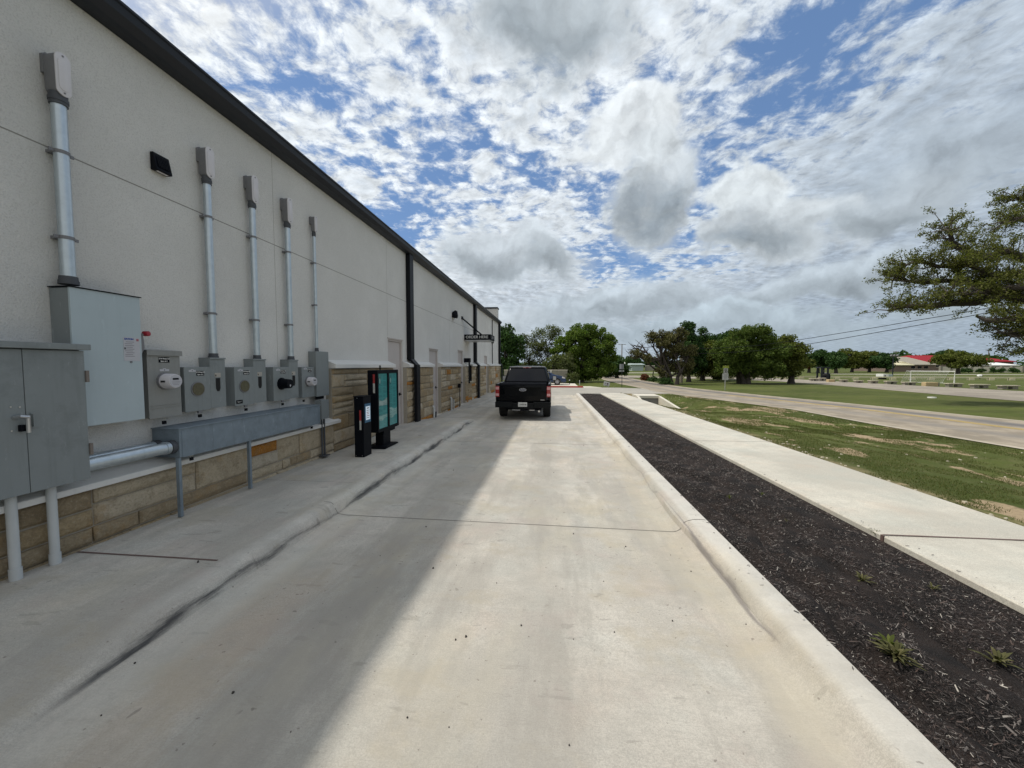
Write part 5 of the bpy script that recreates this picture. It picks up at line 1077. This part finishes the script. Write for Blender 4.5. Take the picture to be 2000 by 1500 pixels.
# ================================================================== weeds in the mulch
def weed(px,py,s,n,label,sd,leafy=True,mat=L_GREEN):
    R=random.Random(sd); q=G(px,py,.10); b=Vector((q.x,q.y,mz(q.x,q.y))); t=thing('weed',label,'weed',tuple(b),'weeds in the mulch'); m=MB()
    for k in range(n):
        a=R.uniform(0,6.28); L=s*R.uniform(.5,1); el=R.uniform(.35,1.2) if leafy else R.uniform(.8,1.5); w=s*(.085 if leafy else .03)
        d=Vector((math.cos(a),math.sin(a),0)); sd2=Vector((-math.sin(a),math.cos(a),0)); up=Vector((0,0,1))
        p=[b+d*.004,b+(d*math.cos(el)+up*math.sin(el))*L*.4,b+(d*math.cos(el)*1.0+up*math.sin(el)*.9)*L*.75,b+(d*math.cos(el)*1.25+up*math.sin(el)*.75)*L]
        ww=[w*.15,w*.8,w*.9,.001]; vs=[]
        for pp_,w_ in zip(p,ww): vs+=[pp_-sd2*w_,pp_+sd2*w_]
        m.add(vs,[(0,1,3,2),(2,3,5,4),(4,5,7,6)])
    m.build('leaves',mat,t)
for a in [(1425,975,.07,30,'small bright green tuft in the middle of the mulch',1,False),(1488,962,.06,22,'tiny weed nearer the footpath, beyond the bright tuft',2,False),(1684,1125,.085,26,'leafy green weed in the mulch opposite the footpath joint',3,True),(1712,1042,.11,44,'grass tuft against the footpath edge at its brown joint',4,False),(1808,1090,.06,22,'small tuft at the footpath edge just this side of its joint',5,False),(1750,1285,.12,60,'largest leafy weed in the near mulch',6,True),(1738,1262,.13,14,'upright green weed just behind the largest one',9,True),(1950,1275,.12,22,'dull leafy weed near the right edge of the picture',7,True),(1536,1016,.05,16,'tiny dull weed in the mulch, left of the joint tuft',8,False),(1822,1146,.07,16,'faint dull weed below the footpath edge tuft',10,True)]:
    weed(*a[:6],leafy=a[6],mat=L_BROWN if a[5] in(7,8,10,6,3) else L_OLIVE)
# ================================================================== culvert
t=thing('culvert','concrete culvert headwall with sloping wing walls beside the footpath end','culvert',(5.7,25,-.6))
cy=23.2; MB().box(5.0,6.35,cy,cy+1.5,-.17,-.02).build('headwall_top',CEMENT,t,bevel=.01); MB().box(5.05,6.30,cy+.06,cy+.2,-.9,-.171).build('opening',M('culvert_face',(.20,.20,.20),.9),t)
MB().prism([(5.35+.28*math.cos(q)+.3,-.62+.28*math.sin(q)) for q in [2*math.pi*k/16 for k in range(16)]],'y',cy+.055,cy+.0599).build('pipe_mouth',DARKIN,t)
m=MB(); m.add([(4.98,cy+.1,-.9),(4.98,cy+.1,-.03),(4.84,cy-1.9,-.25),(4.84,cy-1.9,-.9),(5.12,cy+.1,-.9),(5.12,cy+.1,-.03),(4.98,cy-1.9,-.25),(4.98,cy-1.9,-.9)],[(0,1,2,3),(7,6,5,4),(1,5,6,2),(0,4,5,1),(3,2,6,7),(0,3,7,4)]); m.build('wing_wall',CEMENT,t,bevel=.01)
m=MB(); m.add([(6.22,cy+.1,-.9),(6.22,cy+.1,-.03),(6.62,cy-2.3,-.50),(6.62,cy-2.3,-.9),(6.37,cy+.1,-.9),(6.37,cy+.1,-.03),(6.77,cy-2.3,-.50),(6.77,cy-2.3,-.9)],[(0,1,2,3),(7,6,5,4),(1,5,6,2),(0,4,5,1),(3,2,6,7),(0,3,7,4)]); m.build('wing_wall',CEMENT,t,bevel=.01)
# ================================================================== signs, poles, wires
ZG=-.15
def post_sign(px,Y,label,name,parts): pass
q=px2w(1416,762,30.8); t=thing('school_speed_sign','white school speed limit sign with yellow-green top plate on a slim post','road sign',(q.x,30.8,ZG)); k=30.8/F
def sg(px0,px1,py0,py1,n,mt,off): 
    a=px2w(px0,py1,30.8); b=px2w(px1,py0,30.8); return MB().box(a.x,b.x,30.8-off,30.8-off+.01,a.z,b.z).build(n,mt,t,bevel=.003),a,b
MB().tube([(q.x,30.82,ZG),(q.x,30.82,px2w(1416,714,30.8).z)],.03,8).build('post',STEEL,t)
s1,a,b=sg(1411.5,1424,714.5,718.6,'top_plate',YELP,.03); text('SCHOOL','sign_lettering',.13,INK,s1,((a.x+b.x)/2,30.765,(a.z+b.z)/2),(1,0,0),(0,0,1),bold=.003)
s2,a,b=sg(1413,1421.5,719,729.3,'speed_plate',SIGNW,.03); xm=(a.x+b.x)/2; text('SPEED','sign_lettering',.085,INK,s2,(xm,30.765,b.z-.06),(1,0,0),(0,0,1),bold=.002); text('LIMIT','sign_lettering',.085,INK,s2,(xm,30.765,b.z-.14),(1,0,0),(0,0,1),bold=.002); text('20','sign_lettering',.24,INK,s2,(xm,30.765,a.z+.13),(1,0,0),(0,0,1),bold=.006)
s3,a,b=sg(1410.5,1422.5,729.6,742,'times_plate',SIGNW,.03)
for i,z in enumerate((.42,.34,.26,.17,.09)): text(('7:15-8:15 AM','11:00-1:00','2:45-3:45 PM','SCHOOL','DAYS')[i],'sign_lettering',.06,GREYI,s3,((a.x+b.x)/2,30.765,a.z+z),(1,0,0),(0,0,1),bold=.001)
q=px2w(1214.5,757,34.); t=thing('street_sign','sign on a dark pole seen from behind, on the grass tip at the corner','road sign',(q.x,34,ZG))
MB().box(q.x-.02,q.x+.02,33.98,34.02,ZG,px2w(1214,711,34).z).build('post',TRIM,t); a=px2w(1210,721,34);b=px2w(1218,711,34); MB().box(a.x,b.x,34.025,34.04,a.z,b.z).build('sign_back',SIGNB,t,bevel=.003); a=px2w(1209,726,34);b=px2w(1219,723,34); MB().box(a.x,b.x,34.025,34.04,a.z,b.z).build('lower_plate',SIGNB,t)
t=thing('yard_sign','tilted white yard sign with a dark round picture, staked in the grass','yard sign',(4.62,33.9,ZG)); t.rotation_euler=(0,math.radians(14),0)
pn=MB().box(-.26,.26,-.006,.006,.12,.50).build('panel',SIGNW,t,local=True); 
n=16; MB().prism([(.08+.075*math.cos(2*math.pi*k/n),.33+.08*math.sin(2*math.pi*k/n)) for k in range(n)],'y',-.009,-.0065).build('round_picture',M('plum_ink',(.06,.02,.04),.6),pn,local=True); MB().box(-.15,.17,-.008,-.0065,.16,.195).build('text_bar',INK,pn,local=True); MB().box(-.18,-.04,-.008,-.0065,.27,.40).build('faint_picture',GREYI,pn,local=True)
m=MB(); m.tube([(-.16,0,-.08),(-.16,0,.12)],.006,5); m.tube([(.16,0,-.08),(.16,0,.12)],.006,5); m.build('stake',STEEL,t,local=True)
q=px2w(1132,750,37); t=thing('marker_post','short white marker post in the grass left of the yard sign','marker post',(q.x,37,ZG)); MB().tube([(q.x,37,ZG),(q.x,37,.28)],.035,8).build('post',PVC,t); MB().tube([(q.x,37,.28),(q.x,37,.33)],[.04,.025],8).build('cap',WHITE,t)
q=px2w(1111,745,38); t=thing('bollard','small dark garden lamp on the planting beside the blue car','lamp',(q.x,36.5,ZG)); MB().tube([(q.x,36.5,ZG),(q.x,36.5,.32)],.03,8).build('post',BLACK,t); MB().tube([(q.x,36.5,.32),(q.x,36.5,.42)],[.06,.04],10).build('lamp_head',COVER,t)
def pole(px,py,Y,top_px,r,label,arm=None,name='utility_pole'):
    q=px2w(px,py,Y); z=px2w(px,top_px,Y).z; t=thing(name,label,'pole',(q.x,Y,ZG)); MB().tube([(q.x,Y,ZG),(q.x,Y,z)],[r*1.15,r*.8],8).build('post',WOOD,t)
    if arm: MB().box(q.x-arm,q.x+arm,Y-.06,Y+.06,z-.25,z-.12).build('crossarm',WOOD,t); [MB().tube([(q.x+s*arm*.85,Y,z-.12),(q.x+s*arm*.85,Y,z+.05)],.05,6).build('insulator',CAST,t) for s in (-1,0,1)]
    return q.x,z
pole(1214,735,120,672,.16,'distant utility pole with crossarm, seen above the trees left of the bend',1.1)
pole(1330.5,748,43.5,655,.14,'weathered grey utility pole standing among the roadside trees')
pole(1748,728,140,686,.14,'thin far pole near the tan roofed house',.8); pole(1929,722,170,683,.16,'far pole behind the red roof',1.2)
# power lines: two spans sagging towards the right
def wire(pts,label,r):
    w=[]; A=px2w(1330,682,43.5); dirx=(30.-A.x,13.-A.y)   # vertical plane of the span
    for x,y in pts:
        d=ray(x,y); # meet the plane through A along dirx
        det=d[0]*(-dirx[1])+d[1]*dirx[0]; tt=(A.x*(-dirx[1])+A.y*dirx[0])/det; w.append(Vector((d[0]*tt,d[1]*tt,HC+d[2]*tt)))
    t=thing('power_line',label,'power line',tuple(w[0]),'power lines over the roadside trees'); MB().tube(w,r,5).build('cable',BLACK,t); 
wire([(1331,681),(1400,680),(1480,675),(1560,664),(1640,651),(1720,638),(1800,624),(1880,611),(2000,588),(2200,548)],'upper of two power lines crossing the sky to the right',.020)
wire([(1331,691),(1400,690),(1480,685),(1567,674),(1640,662),(1720,648),(1800,634),(1880,620),(2000,597),(2200,556)],'lower of two power lines crossing the sky to the right',.020)
# second pole out of frame that carries them
t=thing('utility_pole','tall wooden utility pole outside the right edge carrying the lines','pole',(28.5,14.5,ZG)); MB().tube([(28.5,14.5,ZG),(28.5,14.5,7.6)],[.17,.12],8).build('post',WOOD,t); MB().box(27.6,29.4,14.44,14.56,7.0,7.12).build('crossarm',WOOD,t)
# ================================================================== field furniture
BG='low stone benches along the gravel track'
def bench(px0,px1,py0,py1,kind,label):
    c=G((px0+px1)/2,py1,ZG); Y=c.y; a=px2w(px0,py1,Y); b=px2w(px1,py0,Y); t=thing('stone_bench',label,'bench',(c.x,Y,ZG),BG); w=(b.x-a.x); h=b.z-ZG; x0=a.x
    if kind==0:
        MB().box(x0,x0+w,Y-.2,Y+.25,ZG+h*.72,ZG+h).build('seat_slab',LIME,t,bevel=.02)
        for f0,f1 in ((.06,.34),(.62,.92)): MB().box(x0+w*f0,x0+w*f1,Y-.15,Y+.2,ZG-.05,ZG+h*.72).build('leg_block',CMU,t,bevel=.02)
    else: MB().box(x0,x0+w*.88,Y-.2,Y+.25,ZG-.05,ZG+h).build('block',TANB,t,bevel=.04); MB().box(x0+w*.885,x0+w,Y-.17,Y+.2,ZG-.05,ZG+h*.9).build('end_block',CMU,t,bevel=.03)
    return t
for a in [(1582,1598,739,744,0,'leftmost low stone bench, at the foot of the wooden frame tower'),(1599,1612,738,744,0,'stone bench directly under the wooden frame tower'),(1616,1630,741,746,1,'solid tan stone bench block just right of the frame tower'),(1641,1655,741.5,746.5,0,'stone bench, first pale-topped one right of the small tan block'),(1669,1685,743,748,0,'stone bench, second one right of the small tan block'),(1697,1714,743,749,0,'stone bench, third one right of the small tan block'),(1729,1751,744,750,0,'stone bench just below and right of the white box'),(1763,1788,746,752,0,'stone bench at the left post of the soccer goal'),(1804,1832,746.5,754,1,'solid tan stone bench block in front of the goal mouth'),(1848,1879,748.5,755.5,0,'stone bench at the right post of the soccer goal'),(1897,1930,750.5,758,0,'stone bench, second from the right edge of the picture'),(1951,1988,752.5,760,0,'stone bench nearest the right edge of the picture')]: bench(*a)
# low rail fence behind
p0=G(1300,739.5,ZG); p0=Vector((14.,57.,ZG)); p1=Vector((74.,54.5,ZG)); 
t=thing('low_rail_fence','long low cream rail fence with stubby posts across the playing field','fence',(32,56,ZG)); d=(p1-p0); n=27
MB().add([(p0.x,p0.y-.1,.10),(p1.x,p1.y-.1,.10),(p1.x,p1.y-.1,.27),(p0.x,p0.y-.1,.27),(p0.x,p0.y+.1,.10),(p1.x,p1.y+.1,.10),(p1.x,p1.y+.1,.27),(p0.x,p0.y+.1,.27)],[(0,1,2,3),(7,6,5,4),(3,2,6,7),(0,4,5,1),(0,3,7,4),(1,5,6,2)]).build('rail',RAILM,t)
for k in range(n+1):
    q=p0.lerp(p1,k/n); MB().box(q.x-.30,q.x+.30,q.y-.16,q.y+.16,ZG-.05,.098).build('post',RAILM,t)
# soccer goal
a=G(1778,748,ZG); b=G(1863.5,750,ZG); hz=px2w(1778,725,a.y).z; t=thing('soccer_goal','white soccer goal frame with thin net standing on the field','soccer goal',(a.x,a.y,ZG))
m=MB(); m.tube([a,Vector((a.x,a.y,hz)),Vector((b.x,b.y,hz)),b],.06,8); m.build('goal_frame',WHITE,t)
bk=Vector((.9,2.2,0)); m=MB(); m.tube([Vector((a.x,a.y,hz)),a+bk*.45+Vector((0,0,hz-ZG)),a+bk],.03,6); m.tube([Vector((b.x,b.y,hz)),b+bk*.45+Vector((0,0,hz-ZG)),b+bk,a+bk,a],.03,6); m.tube([b+bk,b],.03,6); m.build('rear_frame',WHITE,t)
m=MB(); N=22
for k in range(N+1):
    s=k/N; u=a.lerp(b,s)+bk; v=a.lerp(b,s)+bk*.45+Vector((0,0,hz-ZG)); m.tube([v,u],.006,3,cap=False)
for k in range(9): s=k/9; m.tube([(a+bk*.45+Vector((0,0,hz-ZG))).lerp(a+bk,s),(b+bk*.45+Vector((0,0,hz-ZG))).lerp(b+bk,s)],.006,3,cap=False)
m.build('net',NETM,t)
# white box, ball, lid, tower, floodlight
q=G(1735,741,ZG); t=thing('utility_box','white box with a dark round mark on low supports behind the bench row','box',(q.x,q.y,ZG)); A=px2w(1725,737.5,q.y); Bq=px2w(1736,730.5,q.y); MB().box(A.x,Bq.x,q.y,q.y+1.2,A.z,Bq.z).build('box',WHITE,t,bevel=.02); Cq=px2w(1745,731,q.y); MB().box(Bq.x+.01,Cq.x,q.y+.1,q.y+1.1,A.z,Cq.z).build('side_panel',SHED,t); MB().disc(((A.x+Bq.x)/2-.1,q.y-.01,(A.z+Bq.z)/2),'y',.10,.01,12).build('round_mark',INK,t)
m=MB(); m.box(A.x+.1,A.x+.2,q.y+.2,q.y+.9,ZG,A.z); m.box(Bq.x-.2,Bq.x-.1,q.y+.2,q.y+.9,ZG,A.z); m.build('support',BLACK,t)
q=G(1906,740,ZG); z=px2w(1906,734,q.y).z; t=thing('rail_ornament','rounded white and black thing resting by the rail fence','box',(q.x,q.y-.5,ZG)); m=MB(); m.tube([(q.x-.25,q.y-.5,z-.1),(q.x-.18,q.y-.5,z),(q.x+.1,q.y-.5,z+.02)],[.12,.2,.2],10); m.build('white_half',WHITE,t,smooth=True); m=MB(); m.tube([(q.x+.1,q.y-.5,z+.02),(q.x+.26,q.y-.5,z-.05)],[.2,.1],10); m.tube([(q.x,q.y-.5,ZG),(q.x,q.y-.5,z)],.05,6); m.build('dark_half',BLACK,t,smooth=True)
q=G(1820,777,ZG); t=thing('access_cover','white round access cover lying on the far grass verge','cover',(q.x,q.y,ZG)); MB().prism([(q.x+.19*math.cos(a_),q.y+.19*math.sin(a_)) for a_ in [2*math.pi*k/20 for k in range(20)]],'z',ZG-.02,ZG+.05).build('lid',WHITE,t,bevel=.01)
q=G(1606,742,ZG); t=thing('frame_tower','dark narrow timber frame tower standing by the stone benches','tower',(q.x,q.y,ZG)); zt=px2w(1606,719,q.y).z; w=px2w(1612,730,q.y).x-px2w(1600,730,q.y).x
for dx in (-w/2,w/2):
    for dy in (-.4,.4): MB().box(q.x+dx-.09,q.x+dx+.09,q.y+dy-.06,q.y+dy+.06,ZG,zt).build('upright',TRIM,t)
m=MB(); m.box(q.x-w/2-.2,q.x+w/2+.2,q.y-.5,q.y+.5,zt,zt+.15); m.build('top_deck',TRIM,t)
for z in (.5,1.0): MB().box(q.x-w/2,q.x+w/2,q.y-.42,q.y-.38,z,z+.07).build('rung',WOOD,t)
q=G(1625,742,ZG); t=thing('barrel','dark rounded bin between frame tower and first pale benches','bin',(q.x,q.y+1,ZG)); m=MB(); m.tube([(q.x,q.y+1,ZG),(q.x,q.y+1,.35),(q.x,q.y+1,.7)],[.36,.40,.32],12); m.build('drum',BLACK,t,smooth=True); MB().tube([(q.x,q.y+1,.7),(q.x,q.y+1,.76)],[.34,.2],12).build('lid',CAST,t)
q=G(1743,738,ZG); z=px2w(1743,694,q.y).z; t=thing('floodlight_pole','dark floodlight pole with a cluster of lamps beside the white box','light pole',(q.x,q.y,ZG)); MB().tube([(q.x,q.y,ZG),(q.x,q.y,z)],.07,8).build('post',TRIM,t)
MB().box(q.x-.45,q.x+.45,q.y-.04,q.y+.04,z-.08,z).build('crossbar',TRIM,t)
for dx in (-.42,.0,.42): MB().tube([(q.x+dx,q.y-.05,z+.05),(q.x+dx,q.y-.25,z-.12)],[.10,.2],10).build('lamp_head',CAST,t)
# ================================================================== far buildings
def house(name,label,pxl,pxr,py_r,py_e,py_b,Y,roof,wall,inset,dep=9.,ztop=None,hip=True,fascia=None,win=0):
    a=px2w(pxl,py_b,Y); b=px2w(pxr,py_b,Y); zr=px2w(pxl,py_r,Y+dep/2).z; ze=px2w(pxl,py_e,Y).z; t=thing(name,label,'building',(a.x,Y,ZG)); i=inset
    MB().box(a.x+.5,b.x-.5,Y+.5,Y+dep-.5,ZG-.3,ze).build('wall',wall,t)
    m=MB(); m.add([(a.x,Y,ze),(b.x,Y,ze),(b.x,Y+dep,ze),(a.x,Y+dep,ze),(a.x+i,Y+dep/2,zr),(b.x-i,Y+dep/2,zr),(a.x,Y,ze-.2),(b.x,Y,ze-.2),(b.x,Y+dep,ze-.2),(a.x,Y+dep,ze-.2)],[(0,1,5,4),(2,3,4,5),(1,2,5),(3,0,4),(6,7,1,0),(7,8,2,1),(8,9,3,2),(9,6,0,3),(9,8,7,6)]); m.build('roof',roof,t)
    for k in range(win):
        x=lerp(a.x+2,b.x-2,(k+.5)/win); w_=MB().box(x-.5,x+.5,Y+.44,Y+.499,lerp(ZG,ze,.40),lerp(ZG,ze,.78)).build('window',DARKG,t); MB().box(x-.6,x+.6,Y+.42,Y+.46,lerp(ZG,ze,.36),lerp(ZG,ze,.395)).build('sill',WWALL,w_)
    return t
house('ranch_house','long tan-roofed brown house beyond the playing field',1728,1832,697,712,726,128,TANR,HWALL,3,14,win=6)
t=house('porch_roof','cream gabled porch roof at the left end of the tan-roofed house',1734,1786,706,712.5,726,122,RAILM,HWALL,6,5)
house('red_roof_hall','long red metal roofed hall behind the lone spreading tree',1806,1986,694,706,722,140,REDR,HWALL,4,22,win=5)
house('white_roof_annex','low white-roofed annex in front of the red roofed hall',1912,1992,708,713,722,125,WHITE,HWALL,2,8,win=3)
house('metal_shed','pale grey-green metal shed seen past the bend of the street',1232,1260,709.5,712,724.5,133,SHED,SHED,.2,10,hip=False)
house('carport','low pale-roofed carport left of the metal shed',1222,1242,706.5,709,722,150,WHITE,HWALL,.5,6)
a=px2w(1260,723,135); b=px2w(1279,723,135); t=thing('field_wall','plain tan block wall right of the metal shed','wall',(a.x,135,ZG)); MB().box(a.x,b.x,135,135.3,ZG,px2w(1260,714.5,135).z).build('wall_panel',CMU,t); MB().box(a.x,b.x,134.95,135.35,px2w(1260,714.5,135).z,px2w(1260,713.5,135).z).build('coping',WWALL,t)
a=px2w(1838,728,112); b=px2w(2060,728,112); zt=px2w(1838,716,112).z; t=thing('cream_wall','long cream perimeter wall beyond the lone spreading tree','wall',(a.x,112,ZG)); MB().box(a.x,b.x,112,112.3,ZG,zt).build('wall_panel',WWALL,t)
for k in range(12): x=lerp(a.x,b.x,k/11); MB().box(x-.25,x+.25,111.9,112.4,ZG,zt+.15).build('pier',CMU,t)
for k in range(9):
    x=lerp(a.x+1,b.x-8,k/8)+random.uniform(-1,1); c=px2w(1850,729,108); tree('shrub','small dark shrub in front of the cream wall, %s'%('below the lone tree','left of the lone tree','right of the lone tree trunk','under the left eave of the annex','below the annex','right below the annex','near the right edge of the wall','close to the picture edge','last before the picture edge')[k],HC*0+1000+F*math.tan(math.atan2(x,108)+YAW),728,108,[(1000+F*math.tan(math.atan2(x,108)+YAW),724,4,4)],8,.5,500,.16,L_DARK,cat='shrub',group='shrubs in front of the cream wall',seed=70+k,tr=.06)
# block wall behind the blue car
a=px2w(1058,750,40); b=px2w(1108,750,40); zt=px2w(1100,723.5,40).z; t=thing('enclosure_wall','tan block enclosure wall behind the blue car','wall',(a.x,40,ZG)); MB().box(a.x-4,b.x,40,40.25,ZG,zt).build('wall_panel',CMU,t); MB().box(a.x-4,b.x+.03,39.97,40.28,zt,zt+.07).build('coping',WWALL,t); MB().box(px2w(1076,740,39.9).x-.06,px2w(1076,740,39.9).x+.06,39.9,39.99,ZG,zt).build('gate_post',WHITE,t)
MB().box(b.x-.25,b.x,40.26,44,ZG,zt-.01).build('return_wall',CMU,t)
